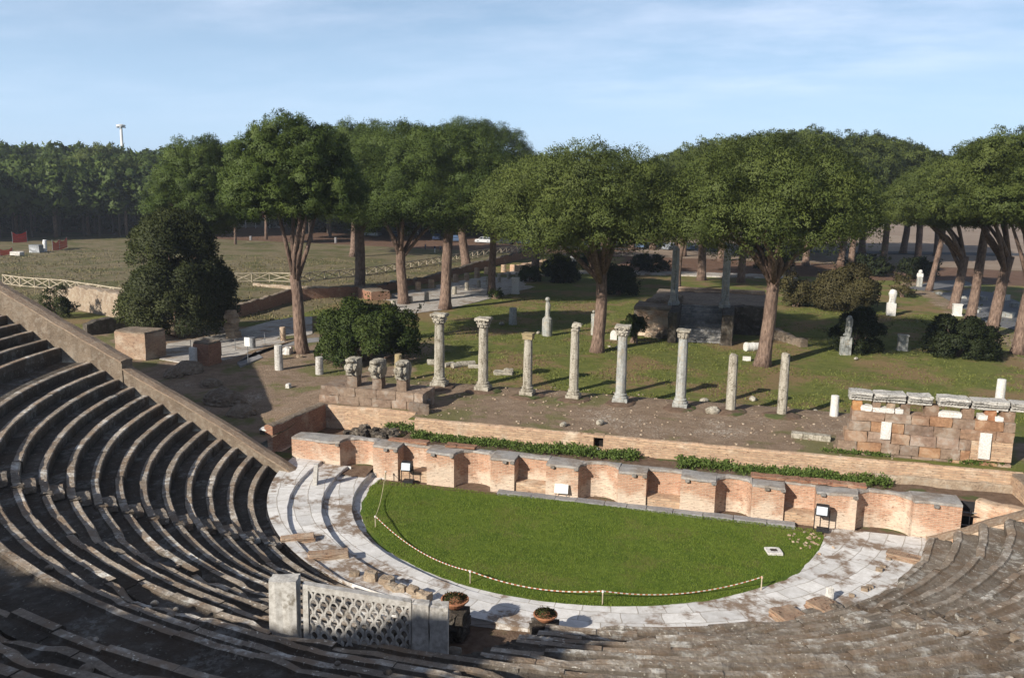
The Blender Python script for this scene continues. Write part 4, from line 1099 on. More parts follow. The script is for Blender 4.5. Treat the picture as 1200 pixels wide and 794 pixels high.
# ------------------------------------------------------------------ trees
def crown_pts(seed, a, bu, bl, nlobe, nclump, ntri, lobe_r, clump_r, leaf, wid, flat=.68, irr=.07, offs=(0, 0)):
    """umbrella crown of many lobes, each a heap of needle clumps; returns triangles, tints, normals"""
    g = np.random.default_rng(seed)
    D = []
    gold = PI*(3-5**.5)
    nn = nlobe
    for i in range(nn):
        z = 1-(i+.5)/nn*1.36; rr = (1-z**2.3)**.52 if z > 0 else 1-.30*(z/.36)**2; th = gold*i+g.uniform(-.25, .25)
        D.append((rr*math.cos(th), rr*math.sin(th), z+g.uniform(-.05, .05)))
    D = np.array(D); k1 = 1+irr*np.sin(D[:, 0]*3+g.uniform(0, 6))+irr*.8*np.sin(D[:, 1]*4+g.uniform(0, 6))*.8+g.normal(0, irr*.4, nn)
    C = D*np.array([a-lobe_r*.6, a-lobe_r*.6, 1])*k1[:, None]
    C[:, 2] = np.where(D[:, 2] > 0, D[:, 2]*(bu-lobe_r*.45), D[:, 2]*bl)
    nin = int(nlobe*.45); q = g.normal(size=(nin, 3)); q /= np.linalg.norm(q, axis=1)[:, None]
    C = np.r_[C, q*np.array([a*.5, a*.5, bu*.35])+np.array([0, 0, bu*.1])]
    LR = lobe_r*g.uniform(.72, 1.25, len(C))
    P = []; T = []; Nn = []
    for c, lr in zip(C, LR):
        d = g.normal(size=(nclump, 3)); d[:, 2] += .35; d /= np.linalg.norm(d, axis=1)[:, None]
        d[:, 2] = np.where(d[:, 2] < -.72, -d[:, 2]*.5, d[:, 2]); 
        cl = c+d*lr*np.array([1, 1, flat+.2])*g.uniform(.86, 1.04, (nclump, 1))
        lt = np.clip(.48+g.normal(0, .12)+g.normal(0, .11, nclump), 0, 1)
        n = nclump*ntri; ci = np.repeat(np.arange(nclump), ntri)
        e = g.normal(size=(n, 3)); e /= np.linalg.norm(e, axis=1)[:, None]; e[:, 2] = np.where(e[:, 2] < -.75, -e[:, 2]*.6, e[:, 2])
        cr = clump_r*g.uniform(.7, 1.25, nclump)
        p = cl[ci]+e*(cr[ci]*g.uniform(.35, 1, n)**.6)[:, None]*np.array([1, 1, .9])
        nr = e*.40+d[ci]*.95+g.normal(0, .09, (n, 3)); nr[:, 2] += .15; nr /= np.linalg.norm(nr, axis=1)[:, None]
        P.append(p); T.append(lt[ci]+g.normal(0, .04, n)); Nn.append(nr)
    P = np.concatenate(P); T = np.concatenate(T); Nn = np.concatenate(Nn); n = len(P)
    d = Nn*.22+g.normal(0, .75, (n, 3)); d[:, 2] += .22; d /= np.linalg.norm(d, axis=1)[:, None]
    s = np.cross(d, Nn*1.1+g.normal(0, .5, (n, 3))); s /= np.linalg.norm(s, axis=1)[:, None]
    L = (leaf*g.uniform(.6, 1.3, n))[:, None]; W = (wid*g.uniform(.7, 1.3, n))[:, None]
    v = np.stack([P-s*W/2-d*L*.3, P+s*W/2-d*L*.3, P+d*L*.7], 1)
    return v, T, Nn, C
def limbs(b, trunk_top, r0, targets, g, gnarl=.5):
    for tx, ty, tz in targets:
        p0 = Vector(trunk_top)-Vector((0, 0, abs(g.normal(0, .9)))); p3 = Vector((tx, ty, tz)); L = (p3-p0).length
        p1 = p0+Vector(((tx-p0.x)*.30+g.normal(0, gnarl*.3), (ty-p0.y)*.30+g.normal(0, gnarl*.3), (tz-p0.z)*.42)); p2 = p0+Vector(((tx-p0.x)*.66+g.normal(0, gnarl*.5), (ty-p0.y)*.66+g.normal(0, gnarl*.5), (tz-p0.z)*.78+g.normal(0, .15)))
        b.tube([p0-Vector((0, 0, .25)), p1, p2, p3], [r0*.46, r0*.36, r0*.24, r0*.08], 7, 1, True, .08)
def pine(px, py, x0, x1, yt, yb, label, seed, wtr=12, fork=None, lean=0, leafm='pine', group='stone pines of the park', detail=1.0, name='stone_pine', nlimb=6):
    gz = GZ
    bx, by = G(px, py, gz); s = MPP(bx, by, gz)
    top = ZTOP(bx, by, yt+12)-gz; bot = ZTOP(bx, by, yb-(13 if leafm == 'pine2' else 2))-gz
    cpx = (x0+x1)/2; off = (cpx-PXC(bx, by, gz+(top+bot)/2))*s; a = (x1-x0)*s/2*1.04
    H = top-bot; bl = H*.22; bu = H-bl; zc = bot+bl
    ox, oy = off*RT[0], off*RT[1]
    t = thing(name, label, 'pine tree', (bx, by, gz), 0, group)
    g = np.random.default_rng(seed)
    lr = min(1.75, max(1.05, a*.24)); nlobe = int(max(26, 3.7*(a/lr)**2+12)); k = detail
    leaf = .19 if k > .7 else .34; cl = lr*.46
    v, T, Nn, C = crown_pts(seed, a, bu, bl, nlobe, int(19*max(.6, k)), int(98*k), lr*1.08, cl, leaf, .07 if k > .7 else .14)
    v = v+np.array([ox, oy, zc]); 
    crown = tris('crown', v, T, leafm, t, Nn)
    b = MB(); r = wtr*s/2; zf = (ZTOP(bx, by, fork)-gz) if fork else bot*1.02
    fxo = lean*s; n = 9; pts = []; rad = []
    for i in range(n+1):
        f = i/n; w = .10*math.sin(f*5+seed)*f
        pts.append((RT[0]*(fxo*f+w), RT[1]*(fxo*f+w)+.08*math.sin(f*4+seed*2), -.25+(zf+.25)*f)); rad.append(r*(1.38-.5*min(1, f*6) if f < .17 else 1.0-.22*f))
    b.tube(pts, rad, 12, 1, True, .05)
    ttop = pts[-1]; tg = []
    cand = C[g.permutation(len(C))[:nlimb*3]]; cand = cand[np.argsort(cand[:, 2])]
    for q in range(nlimb):
        c = cand[min(len(cand)-1, q*2)]; tg.append((ox+c[0]*.82, oy+c[1]*.82, zc+max(c[2], -bl*.5)*.7+.2))
    tg.append((ox*.9, oy*.9, zc+bu*.5))
    limbs(b, ttop, r*.92, tg, g)
    b.build('trunk', 'bark', t, smooth=True)
    return t
# near pines, one mesh each
NP = 'big pines around the theatre'
pine(355, 415, 274, 414, 135, 258, 'pine with a forked trunk by the path, nearest the left tiers', 11, 15, 322, -7, group=NP, nlimb=7)
pine(238, 357, 184, 300, 156, 276, 'low hanging pine whose trunk hides behind the dark holm oak', 12, 13, None, -10, group=NP)
pine(421, 342, 352, 496, 139, 262, 'dark trunked pine second to the right of the forked pine', 13, 13, None, 3, group=NP)
pine(473, 356, 386, 562, 139, 268, 'pine with a knobbly dark trunk beside the stump lined street', 14, 13, 290, -3, group=NP)
pine(522, 362, 452, 612, 142, 266, 'straight trunked pine at the street edge behind the first marble column', 15, 13.5, None, 3, group=NP)
pine(547, 312, 478, 632, 134, 246, 'pale trunked pine with a side branch beyond the stump lined street', 16, 11, 262, -8, group=NP)
pine(576, 345, 556, 662, 200, 286, 'slim dark trunked small pine beside the white pedestal', 17, 9.5, None, 1, 'pine2', group=NP)
pine(700, 413, 574, 800, 170, 300, 'great spreading pine in the middle of the lawn', 18, 15.5, 318, 3, 'pine2', group=NP, nlimb=11)
pine(893, 428, 786, 1018, 163, 300, 'tall forked pine left of the headless columns, in the sunny lawn', 19, 17, 322, 9, 'pine2', group=NP, nlimb=12)
pine(627, 328, 580, 700, 190, 276, 'reddish trunked pine rising behind the round dark shrub', 20, 10, None, 0, 'pine2', group=NP)
pine(822, 328, 760, 880, 178, 270, 'reddish trunked pine seen between the two temple columns', 21, 10, None, -1, 'pine2', group=NP)
pine(793, 342, 740, 860, 182, 266, 'dark forked pine just behind the left temple column', 22, 9, 285, 1, 'pine2', group=NP, nlimb=8)
pine(868, 331, 830, 925, 200, 262, 'dark trunked pine just left of the tall forked pine', 23, 9, None, 2, 'pine2', group=NP)
pine(1088, 341, 1035, 1120, 205, 275, 'slim pale pine leaning right above the grey path', 24, 7, None, 12, 'pine2', group=NP)
pine(1117, 362, 1050, 1156, 184, 276, 'first pine of the right hand row, beside the small white box', 25, 12, 300, 8, 'pine2', group=NP)
pine(1136, 379, 1080, 1184, 174, 274, 'second pine of the right hand row', 26, 11.5, None, 8, 'pine2', group=NP)
pine(1160, 393, 1096, 1216, 163, 274, 'third pine of the right hand row, with wide dark limbs', 27, 14, 300, 12, 'pine2', group=NP, nlimb=8)
pine(1192, 414, 1128, 1275, 148, 274, 'fourth and nearest pine of the right hand row', 28, 14, 320, 6, 'pine2', group=NP)
pine(414, 300, 336, 474, 141, 244, 'half hidden pine behind the second dark trunk, its crown filling the gap', 31, 8, None, 2, group=NP, detail=.6)
# the big rounded crowns behind on the right
BP = 'tall pines behind the lawn on the right'
for i, (px, py, x0, x1, yt, yb, lab) in enumerate(((845, 306, 772, 905, 158, 250, 'tall pine at the left end of the big rounded mass'), (908, 308, 840, 985, 149, 252, 'tall pine whose crown tops the big rounded mass'), (944, 312, 880, 1015, 147, 262, 'tall pine behind the brown shrub, right of the tall forked pine'),
        (985, 310, 930, 1058, 149, 256, 'tall pine in the middle right of the big rounded mass'), (1035, 308, 985, 1098, 156, 262, 'tall pine behind the white torso'), (1075, 308, 1028, 1126, 170, 262, 'tall pine at the right end of the big rounded mass'),
        (800, 300, 742, 865, 172, 254, 'tall pine at the outer left flank of the big rounded mass'), (880, 297, 815, 950, 152, 256, 'hindmost pine left of the top of the big rounded mass'), (930, 296, 868, 1000, 148, 256, 'hindmost pine at the top of the big rounded mass'), (1010, 296, 950, 1080, 152, 262, 'hindmost pine right of the top of the big rounded mass'), (1058, 297, 1000, 1112, 161, 264, 'hindmost pine above the leaning slim pine'), (1098, 300, 1050, 1136, 174, 266, 'hindmost pine at the right foot of the big rounded mass'),
        (995, 322, 950, 1045, 205, 275, 'lower pine in front of the big rounded mass'), (740, 293, 700, 790, 186, 262, 'small pine by the parked cars right of the great lawn pine'), (765, 293, 735, 815, 184, 262, 'thin dark pine by the parked cars'))):
    pine(px, py, x0, x1, yt, yb, lab, 40+i, 8, None, rnd.uniform(-3, 4), 'pine2', group=BP, detail=.6, nlimb=5)
# far pines share a few meshes
def protopine(seed, leafm):
    t = thing('stone_pine', 'x', 'pine tree', (0, 0, -500)); g = np.random.default_rng(seed)
    v, T, Nn, C = crown_pts(seed, 6.5, 5.2, 1.8, 44, 12, 40, 1.7, .85, .42, .22)
    v = v+np.array([0, 0, 9.8]); tris('crown', v, T, leafm, t, Nn)
    b = MB(); b.tube([(0, 0, -.3), (.1, 0, 3), (-.1, .1, 6), (.2, 0, 9)], [.45, .36, .32, .25], 8, 1, True, .06)
    limbs(b, (.2, 0, 8), .3, [tuple(C[i]*.7+np.array([0, 0, 10])) for i in (3, 7, 11, 15, 19)], g); b.build('trunk', 'bark', t, smooth=True); return t
protos = [protopine(s, m_) for s, m_ in ((61, 'pine'), (62, 'pine'), (63, 'pine2'), (64, 'pine2'))]
used = set()
def farpine(x, y, h, w, label, group):
    i = len(used) if len(used) < 4 else rnd.randrange(4)
    if i in used: t = copy_tree(protos[i])
    else: t = protos[i]; used.add(i)
    t.location = (x, y, GZ); t.rotation_euler = (0, 0, rnd.uniform(0, 6.28)); t.scale = (w/13, w/13, h/15.3)
    t['label'] = label; t['group'] = group; return t
FL = 'far pines across the left meadow'
for px, py, x0, x1, yt, lab in ((20, 276, -25, 62, 196, 'broad dark far pine at the left edge of the picture'), (66, 278, 30, 108, 198, 'dark far pine above the white post'), (104, 275, 78, 142, 186, 'far pine left of the light mast'), (149, 277, 120, 182, 190, 'far pine with a pale thin trunk below the light mast'),
        (186, 276, 160, 222, 188, 'far pine close to the left of the near crowns'), (128, 268, 100, 165, 172, 'far pine crown directly under the light mast'), (276, 287, 250, 306, 196, 'small far pine with a pale trunk before the white pavilion'), (0, 268, -40, 50, 172, 'far pine behind the broad one at the left edge'),
        (312, 281, 290, 350, 190, 'far pine right of the white pavilion'), (365, 284, 335, 395, 195, 'far pine behind the forked pine'), (415, 283, 385, 452, 190, 'far pine behind the second dark trunk'), (470, 281, 440, 500, 192, 'far pine left of the parked cars'), (212, 270, 182, 250, 178, 'far pine behind the holm oak')):
    x, y = G(px, py); s = MPP(x, y); farpine(x, y, ZTOP(x, y, yt)-GZ, (x1-x0)*s, lab, FL)
# the distant pine woods that read as one mass
def far_wood():
    root = tag(thing('far_pine_wood', 'x', 'wood', (0, 0, 0)), 'continuous dark pine wood along the horizon', 'wood', None, 'stuff')
    g = np.random.default_rng(77); V = []; T = []; NN = []
    spots = []
    for _ in range(150):
        px = g.uniform(-170, 1380); d = g.uniform(215, 330)
        if 690 < px < 1400: d = g.uniform(470, 700)
        h = (10.6+.034*d*g.uniform(.75, 1.0)) if px < 690 else g.uniform(13, 17)
        spots.append((px, d, h))
    for i in range(70): spots.append((g.uniform(-200, 640), g.uniform(205, 240), g.uniform(14, 16.5)))
    for k in range(46): spots.append((-160+k*17+g.uniform(-6, 6), g.uniform(262, 300), g.uniform(19.4, 20.8)))
    spots = [q for q in spots if not (252 < q[0] < 335 and q[1] < 262)]
    base = [crown_pts(90+i, 6.5, 5.2, 5.0, 36, 9, 18, 1.9, 1.0, .75, .5) for i in range(3)]
    for px, d, h in spots:
        D = ray(px, 300); D = D/math.hypot(D[0], D[1]); x, y = D[0]*d, D[1]*d
        v, t_, n_, _ = base[int(g.integers(3))]; a = g.uniform(0, 6.28); R = np.array([[math.cos(a), -math.sin(a), 0], [math.sin(a), math.cos(a), 0], [0, 0, 1]])
        sc_ = h/15.5; V.append((v@R.T)*np.array([sc_*1.25, sc_*1.25, sc_*1.25])+np.array([x, y, GZ+h-5.4*sc_*1.25])); T.append(t_*.9+g.normal(0, .05)); NN.append(n_@R.T)
    tris('crowns', np.concatenate(V), np.concatenate(T), 'pine', root, np.concatenate(NN))
    b = MB()
    for px, d, h in spots:
        D = ray(px, 300); D = D/math.hypot(D[0], D[1]); x, y = D[0]*d, D[1]*d
        b.tube([(x, y, GZ-.2), (x+g.uniform(-.5, .5), y, GZ+h*.62)], [.3, .2], 6)
    b.build('trunks', 'darkbark', root)
    # undergrowth closing the view between the trunks
    pts = []
    for px, d, h in spots:
        if d < 225 or px > 680 or 245 < px < 342: continue
        D = ray(px, 300); D = D/math.hypot(D[0], D[1]); x, y = D[0]*(d+12), D[1]*(d+12)
        q = g.normal(size=(700, 3)); q /= np.linalg.norm(q, axis=1)[:, None]; q[:, 2] = abs(q[:, 2]); pts.append(q*np.array([9, 5, g.uniform(5, 9.5)])+np.array([x, y, GZ]))
    leaves('undergrowth', np.concatenate(pts), 1.2, 'shrub', root, aspect=.7, seed=5)
far_wood()

def lawn_tufts():
    g = np.random.default_rng(21); n = 60000; x = g.uniform(-27, 42, n); y = 51.3+46*g.random(n)**1.5
    keep = fbm(x*.35, y*.35, 17)+g.normal(0, .06, n) > .44
    k2 = (x < -20) & (y > 52) & (y < 58); x, y = x[keep & ~k2], y[keep & ~k2]; n = len(x)
    z = LZ+np.where((y > 45), (fbm(x*.12, y*.12, 2)-.47)*.45*sstep(44, 55, y), 0)
    a = g.uniform(0, 6.28, n); w = g.uniform(.03, .07, n); h = g.uniform(.05, .15, n)
    v = np.zeros((n, 3, 3)); v[:, 0] = np.c_[x-np.cos(a)*w, y-np.sin(a)*w, z-.02]; v[:, 1] = np.c_[x+np.cos(a)*w, y+np.sin(a)*w, z-.02]; v[:, 2] = np.c_[x+g.normal(0, .05, n), y+g.normal(0, .05, n), z+h]
    tris('lawn_tufts', v, g.uniform(.1, 1, n), 'lawnblade', kind='stuff')
    n = 26000; x = g.uniform(-125, -40, n); y = 70+62*g.random(n)**1.4; keep = (x < -40+.07*(y-80)) & (fbm(x*.25, y*.25, 23)+g.normal(0, .08, n) > .45); x, y = x[keep], y[keep]; n = len(x)
    z = LZ+np.where((np.abs(x+15) < 120) & (y > 45) & (y < 200), (fbm(x*.12, y*.12, 2)-.47)*.45*sstep(44, 55, y), 0)
    a = g.uniform(0, 6.28, n); w = g.uniform(.05, .12, n); h = g.uniform(.08, .28, n)
    v = np.zeros((n, 3, 3)); v[:, 0] = np.c_[x-np.cos(a)*w, y-np.sin(a)*w, z-.02]; v[:, 1] = np.c_[x+np.cos(a)*w, y+np.sin(a)*w, z-.02]; v[:, 2] = np.c_[x+g.normal(0, .06, n), y+g.normal(0, .06, n), z+h]
    tris('meadow_tufts', v, g.uniform(.1, 1, n), 'dryblade', kind='stuff')
    b = MB()
    for _ in range(420):
        px_, py_ = rnd.uniform(-24, 8), rnd.uniform(41.6, 51)
        if px_ < -17 and py_ < 47: continue
        b.rock((px_, py_, TZ+.01), rnd.uniform(.025, .085), rnd.uniform(.6, 1.3), 1, .2)
    o = b.build('terrace_pebbles', 'palerubble'); o['kind'] = 'stuff'
lawn_tufts()
# ------------------------------------------------------------------ broad-leaved bushes
def bush(px, py, x0, x1, yt, label, seed, leafm, leaf=.22, dens=1.0, name='bush', cat='bush', squash=1.0, trunk=True, spike=None, group=None, nl=None):
    bx, by = G(px, py); s = MPP(bx, by); a = (x1-x0)*s/2; H = ZTOP(bx, by, yt)-GZ; off = ((x0+x1)/2-px)*s
    t = thing(name, label, cat, (bx, by, GZ), 0, group); g = np.random.default_rng(seed)
    n = nl or int(16+a*6); C = []; R = []
    for i in range(n):
        z = g.uniform(.08, .95); w = a*math.sqrt(max(.05, 1-((z-.38)/.62)**2 if z > .38 else 1-((.38-z)/.75)**2))
        th = g.uniform(0, 6.28); rr = w*math.sqrt(g.uniform(.25, 1))*.82
        C.append((rr*math.cos(th), rr*math.sin(th)*squash, z*H*.9)); R.append(min(H*.24, a*.34)*g.uniform(.65, 1.2))
    if spike: 
        for (u, hh, r_) in spike: C.append((u*a, 0, hh*H)); R.append(r_)
    C = np.array(C); R = np.array(R); C = np.minimum(C, np.array([9e9, 9e9, H])); P = []; NN = []; T = []
    tot = (R**2).sum()
    for c, r in zip(C, R):
        m = int(dens*330*r*r/leaf/leaf*.045*3)+20
        e = g.normal(size=(m, 3)); e /= np.linalg.norm(e, axis=1)[:, None]; e[:, 2] = np.where(e[:, 2] < -.5, -e[:, 2], e[:, 2])
        q = c+e*(r*g.uniform(.45, 1.12, m)**.7)[:, None]; q[:, 2] = np.maximum(q[:, 2], .03); P.append(q)
        out = c/np.array([a, a, H]); nn = e*.8+out*.5+g.normal(0, .25, (m, 3)); nn[:, 2] += .1; NN.append(nn/np.linalg.norm(nn, axis=1)[:, None]); T.append(np.full(m, .45+g.normal(0, .16)))
    for _ in range(int(10+a*4)):
        c = C[g.integers(len(C))]; o_ = c/np.array([a, a, H])*np.array([1, 1, .6])+g.normal(0, .3, 3); o_[2] = abs(o_[2])+.25; o_ /= np.linalg.norm(o_)
        m = int(g.integers(10, 26)); ln = g.uniform(.5, 1.0)*min(1.2, .25*a+.25); r_ = min(H*.24, a*.34)*.95
        q = c+o_*(r_+ln*g.random(m))[:, None]+g.normal(0, .07, (m, 3)); q[:, 2] = np.maximum(q[:, 2], .05); P.append(q); NN.append(np.tile(o_, (m, 1))); T.append(np.full(m, g.uniform(.4, .85)))
    P = np.concatenate(P)+np.array([off*RT[0], off*RT[1], 0]); NN = np.concatenate(NN)
    leaves('foliage', P, leaf, leafm, t, NN, aspect=.6, seed=seed, tint=np.concatenate(T))
    b = MB()
    for i in range(6):
        c = C[g.integers(len(C))]; b.tube([(g.normal(0, .15)+off*RT[0]*.5, g.normal(0, .1)+off*RT[1]*.5, -.1), (c[0]*.5+off*RT[0], c[1]*.5+off*RT[1], c[2]*.5), (c[0]+off*RT[0], c[1]+off*RT[1], c[2])], [.12, .07, .02], 6)
    b.build('stems', 'bark', t); return t
bush(212, 396, 147, 273, 246, 'big dark holm oak with foliage down to the ground', 101, 'oak', .185, 1.1, 'holm_oak', 'tree', spike=[(-.62, .74, 1.3), (-.42, .86, 1.1), (-.18, .91, 1.0), (.05, .89, 1.2), (.32, .84, 1.3), (.56, .72, 1.3), (.72, .55, 1.2)])
bush(433, 424, 366, 500, 362, 'big glossy green laurel bush behind the carved heads', 102, 'laurel', .17, 1.1, 'laurel_bush', spike=[(-.35, 1.0, .75), (-.2, .9, .9), (.7, .8, .8)])
bush(66, 372, 44, 86, 332, 'small open shrub beside the sloping left wall', 103, 'oak', .16, .6, 'shrub', 'shrub', nl=16)
bush(740, 402, 726, 757, 369, 'small rounded green bush left of the temple podium', 104, 'laurel', .14, 1.1)
bush(652, 331, 634, 676, 301, 'dark round shrub beyond the shaded lawn', 105, 'shrub', .2)
bush(722, 346, 702, 748, 314, 'dark shrub just behind the great lawn pine trunk', 106, 'shrub', .2)
bush(932, 360, 912, 950, 318, 'sparse brownish shrub right of the tall forked pine', 107, 'dryshrub', .2, .8)
bush(990, 364, 953, 1030, 311, 'large brownish green shrub behind the upright relief slab', 108, 'dryshrub', .17)
bush(1003, 412, 972, 1031, 362, 'very dark bush right behind the upright relief slab', 109, 'shrub', .15, 1.1)
bush(1113, 417, 1076, 1166, 371, 'low dark spreading bush before the right hand pine row', 110, 'shrub', .16, 1.1)
bush(1058, 348, 1045, 1072, 318, 'thin reddish brown shrub beside the white torso', 111, 'dryshrub', .16, .5)
for i, (px, py, x0, x1, yt, lab) in enumerate(((695, 318, 676, 716, 296, 'dark low shrub near the white statue'), (760, 318, 735, 785, 300, 'dark hedge shrub left of the left temple column'), (905, 318, 880, 935, 298, 'dark far shrub behind the tall forked pine'), (1020, 322, 985, 1050, 300, 'dark far shrub behind the large brown shrub'), (1075, 326, 1050, 1100, 304, 'dark far shrub by the leaning slim pine'))):
    bush(px, py, x0, x1, yt, lab, 120+i, 'shrub', .3, .7, 'shrub', 'shrub')
for i, (px, py, x0, x1, yt, lab) in enumerate(((583, 350, 568, 592, 341, 'low weedy tuft at the foot of the slim dark trunk'), (618, 330, 606, 634, 312, 'light green shrub at the foot of the reddish pine'))):
    bush(px, py, x0, x1, yt, lab, 130+i, 'laurel', .16, .7, 'shrub', 'shrub')
# ------------------------------------------------------------------ the street of stumps, paths and ruins on the left
def flat(name, pix, z, m, kind='structure', label=None, cat=None):
    poly = [G(px, py) for px, py in pix]; b = MB(); b.prism(poly, GZ-.3, z); o = b.build(name, m)
    if kind: o['kind'] = kind
    return o
flat('street', [(436, 366), (478, 368.5), (528, 362), (640, 333), (636, 322), (600, 318), (530, 331), (432, 350)], GZ+.06, 'streetpave')
flat('path', [(187, 422), (196, 404), (263, 392), (318, 377), (346, 372), (366, 372), (366, 392), (271, 421), (230, 428)], GZ+.10, 'streetpave')
flat('ramp', [(278, 427), (291, 418), (352, 399), (376, 397), (376, 402), (352, 405), (300, 414), (308, 421), (282, 431)], GZ+.16, 'greystone')
flat('grey_path', [(1062, 338), (1092, 330), (1128, 328), (1215, 362), (1215, 392), (1160, 380), (1120, 356), (1096, 343)], GZ+.05, 'shadepave')  # tree shade over this path is put into the dark paving colour
flat('back_path', [(655, 322), (700, 320), (870, 325), (935, 327), (935, 324), (870, 321), (700, 316.5), (655, 318)], GZ+.12, 'streetpave')
flat('tree_shade_strip', [(640, 291), (1260, 301), (1260, 298), (640, 288.5)], GZ+.08, 'treeshade')  # dark strip painted for the line of shade under the far trees
SG = 'brick stumps along the paved street'; MG = 'low marble stumps along the paved street'
for i, (px, py, pt, w, lab) in enumerate(((490, 341, 330, 7, 'brick stump just right of the knobbly dark trunk'), (505.5, 338, 327.5, 7, 'brick stump left of the straight dark trunk'), (534, 331, 321, 6.5, 'brick stump right of the straight dark trunk'), (547, 329, 320, 6, 'brick stump below the pale trunked pine'),
        (559, 326, 314, 6.5, 'tallest brick stump, between the pale and the slim dark trunk'), (570, 322, 313, 6, 'brick stump just left of the slim dark trunk'), (590, 318, 310, 6, 'farthest brick stump right of the slim dark trunk'), (455, 350, 344, 8, 'squat brick stump at the near end of the street'))):
    stump(px, py, pt, w, lab, 'palebrick', 'brick_stump', 'column stump', SG)
for i, (px, py, pt, w, lab) in enumerate(((481, 355.5, 347, 5.5, 'first marble stump of the near street side, right of the knobbly trunk'), (500, 353, 342, 5.5, 'second marble stump of the near street side'), (532.5, 345, 335.5, 5.5, 'marble stump right of the straight dark trunk'), (547, 340.5, 330.5, 5, 'marble stump in the middle of the near street side'),
        (561, 337, 328, 5, 'marble stump left of the slim dark trunk'), (571.5, 334, 324, 5, 'marble stump hidden partly by the slim dark trunk'), (585, 331, 321, 4.5, 'marble stump right of the slim dark trunk'), (596, 327, 319, 4.5, 'marble stump left of the white pedestal'), (606, 324, 319, 4.5, 'farthest marble stump behind the white pedestal'), (461, 361, 352, 6, 'marble stump beside the top of the laurel bush'))):
    stump(px, py, pt, w, lab, 'oldmarble', 'marble_stump', 'column stump', MG)
rough_wall('ruin_wall', 'dark low wall running from the holm oak along the paved street', [G(268, 373)+(1.1,), G(345, 352)+(1.3,), G(425, 346)+(1.2,)], 1.1, .6, 'redbrick', 'concrete', GZ, .2)
rough_wall('ruin_wall', 'long low ruined wall behind the brick stumps', [G(432, 345)+(1.0,), G(500, 331)+(.8,), G(556, 317)+(1.2,), G(608, 304)+(1.3,), G(636, 298)+(1.6,)], 1, .7, 'redbrick', 'darkrubble', GZ, .3)
rough_wall('ruin_wall', 'short reddish wall stub crossing the near end of the street', [G(430, 347)+(1.2,), G(446, 352)+(1.0,)], 1, 2.2, 'redbrick', 'concrete', GZ, .15)
rough_wall('ruin_wall', 'pale low wall in the dry meadow left of the forked pine trunk', [G(298, 335)+(.35,), G(345, 340)+(.5,), G(392, 342)+(.6,)], .5, .5, 'palerubble', 'palerubble', GZ, .15)
rough_wall('ruin_wall', 'brick ruin at the far end of the paved street', [G(600, 318)+(.9,), G(640, 312)+(1.1,)], 1, .8, 'brick', 'palebrick', GZ, .25)
rough_wall('rubble_bank', 'pale crumbling rubble wall below the wooden fence', [G(58, 356)+(1.6,), G(100, 362)+(2.2,), G(148, 372)+(2.3,)], 2, 1.4, 'palerubble', 'palerubble', GZ, .35, cat='ruin')
rough_wall('ruin_wall', 'dark low wall between the sloping wall and the rubble bank', [G(100, 392)+(1.0,), G(150, 386)+(1.3,), G(190, 383)+(1.1,)], 1, .8, 'darkrubble', 'darkrubble', GZ, .3)
def brickpier(px0, px1, py, ptop, depth, lab, m='redbrick', top='concrete', name='brick_pier'):
    x0, y0 = G(px0, py); x1, _ = G(px1, py); h = ZTOP((x0+x1)/2, y0, ptop)-GZ
    t = thing(name, lab, 'ruin', ((x0+x1)/2, y0, GZ), -.1); b = MB(); b.rbox((0, depth/2, h/2-.1), (abs(x1-x0), depth, h+.2), 0, 1, .03, 6, .03); b.build('masonry', m, t)
    b = MB(); b.rbox((0, depth/2, h+.05), (abs(x1-x0)*.97, depth*.97, .14), 0, 1, .04, 5, .1); b.build('worn_top', top, t); return t
brickpier(134, 184, 420, 390, 2.0, 'large square block of reddish brick beside the sloping wall', 'wornbrick')
brickpier(226, 251, 427, 403, 1.3, 'brick pier behind the white stele by the railing')
x, y = G(227, 428); b = MB(); b.rbox((0, 0, .62), (.48, .28, 1.35), 0, 1, .01, 3, .05); o = b.build('white_stele', 'whitemarble'); o.location = (x, y, GZ); tag(o, 'white stone stele leaning against the brick pier', 'stele')
stump(257.5, 418, 405, 5, 'dark slender stone post right of the brick pier', 'darkrubble', 'stone_post', 'post')
stump(331.5, 400, 383, 7, 'reddish stump with a pale top by the railing', 'palebrick', 'brick_stump', 'column stump')
x, y = G(273, 397); b = MB()
for k in range(7): b.rbox((rnd.uniform(-.1, .1), 0, .16+k*.34), (.95-.03*k+rnd.uniform(-.12, .12), .8, .38), rnd.uniform(-.2, .2), rnd.uniform(.8, 1.2), .06, 3, .25)
o = b.build('rubble_pillar', 'palerubble'); o.location = (x, y, GZ); tag(o, 'ragged rubble pillar at the edge of the holm oak', 'pillar')
t = thing('notice_board', 'small white notice board on a thin pole by the railing', 'sign', (*G(291, 428), GZ)); sN = MPP(*G(291, 428)); hN = ZTOP(*G(291, 428), 395)-GZ
b = MB(); b.tube([(0, 0, -.1), (0, 0, hN-.1)], .03, 6); b.build('pole', 'steel', t); b = MB(); b.box((0, -.04, hN-.32), (.42, .03, .62)); b.build('panel', 'white', t)
x, y = G(296, 409); t = thing('litter_bin', 'grey metal litter bin behind the white notice board', 'bin', (x, y, GZ)); b = MB(); b._lathe((0, 0, .1), [(.2, 0), (.24, .1), (.25, .8), (.26, .82), (.22, .84)], 16, 1, 0); b.build('body', 'steel', t); b = MB(); b.tube([(0, 0, 0), (0, 0, .15)], .05, 8); b.build('foot', 'steel', t)
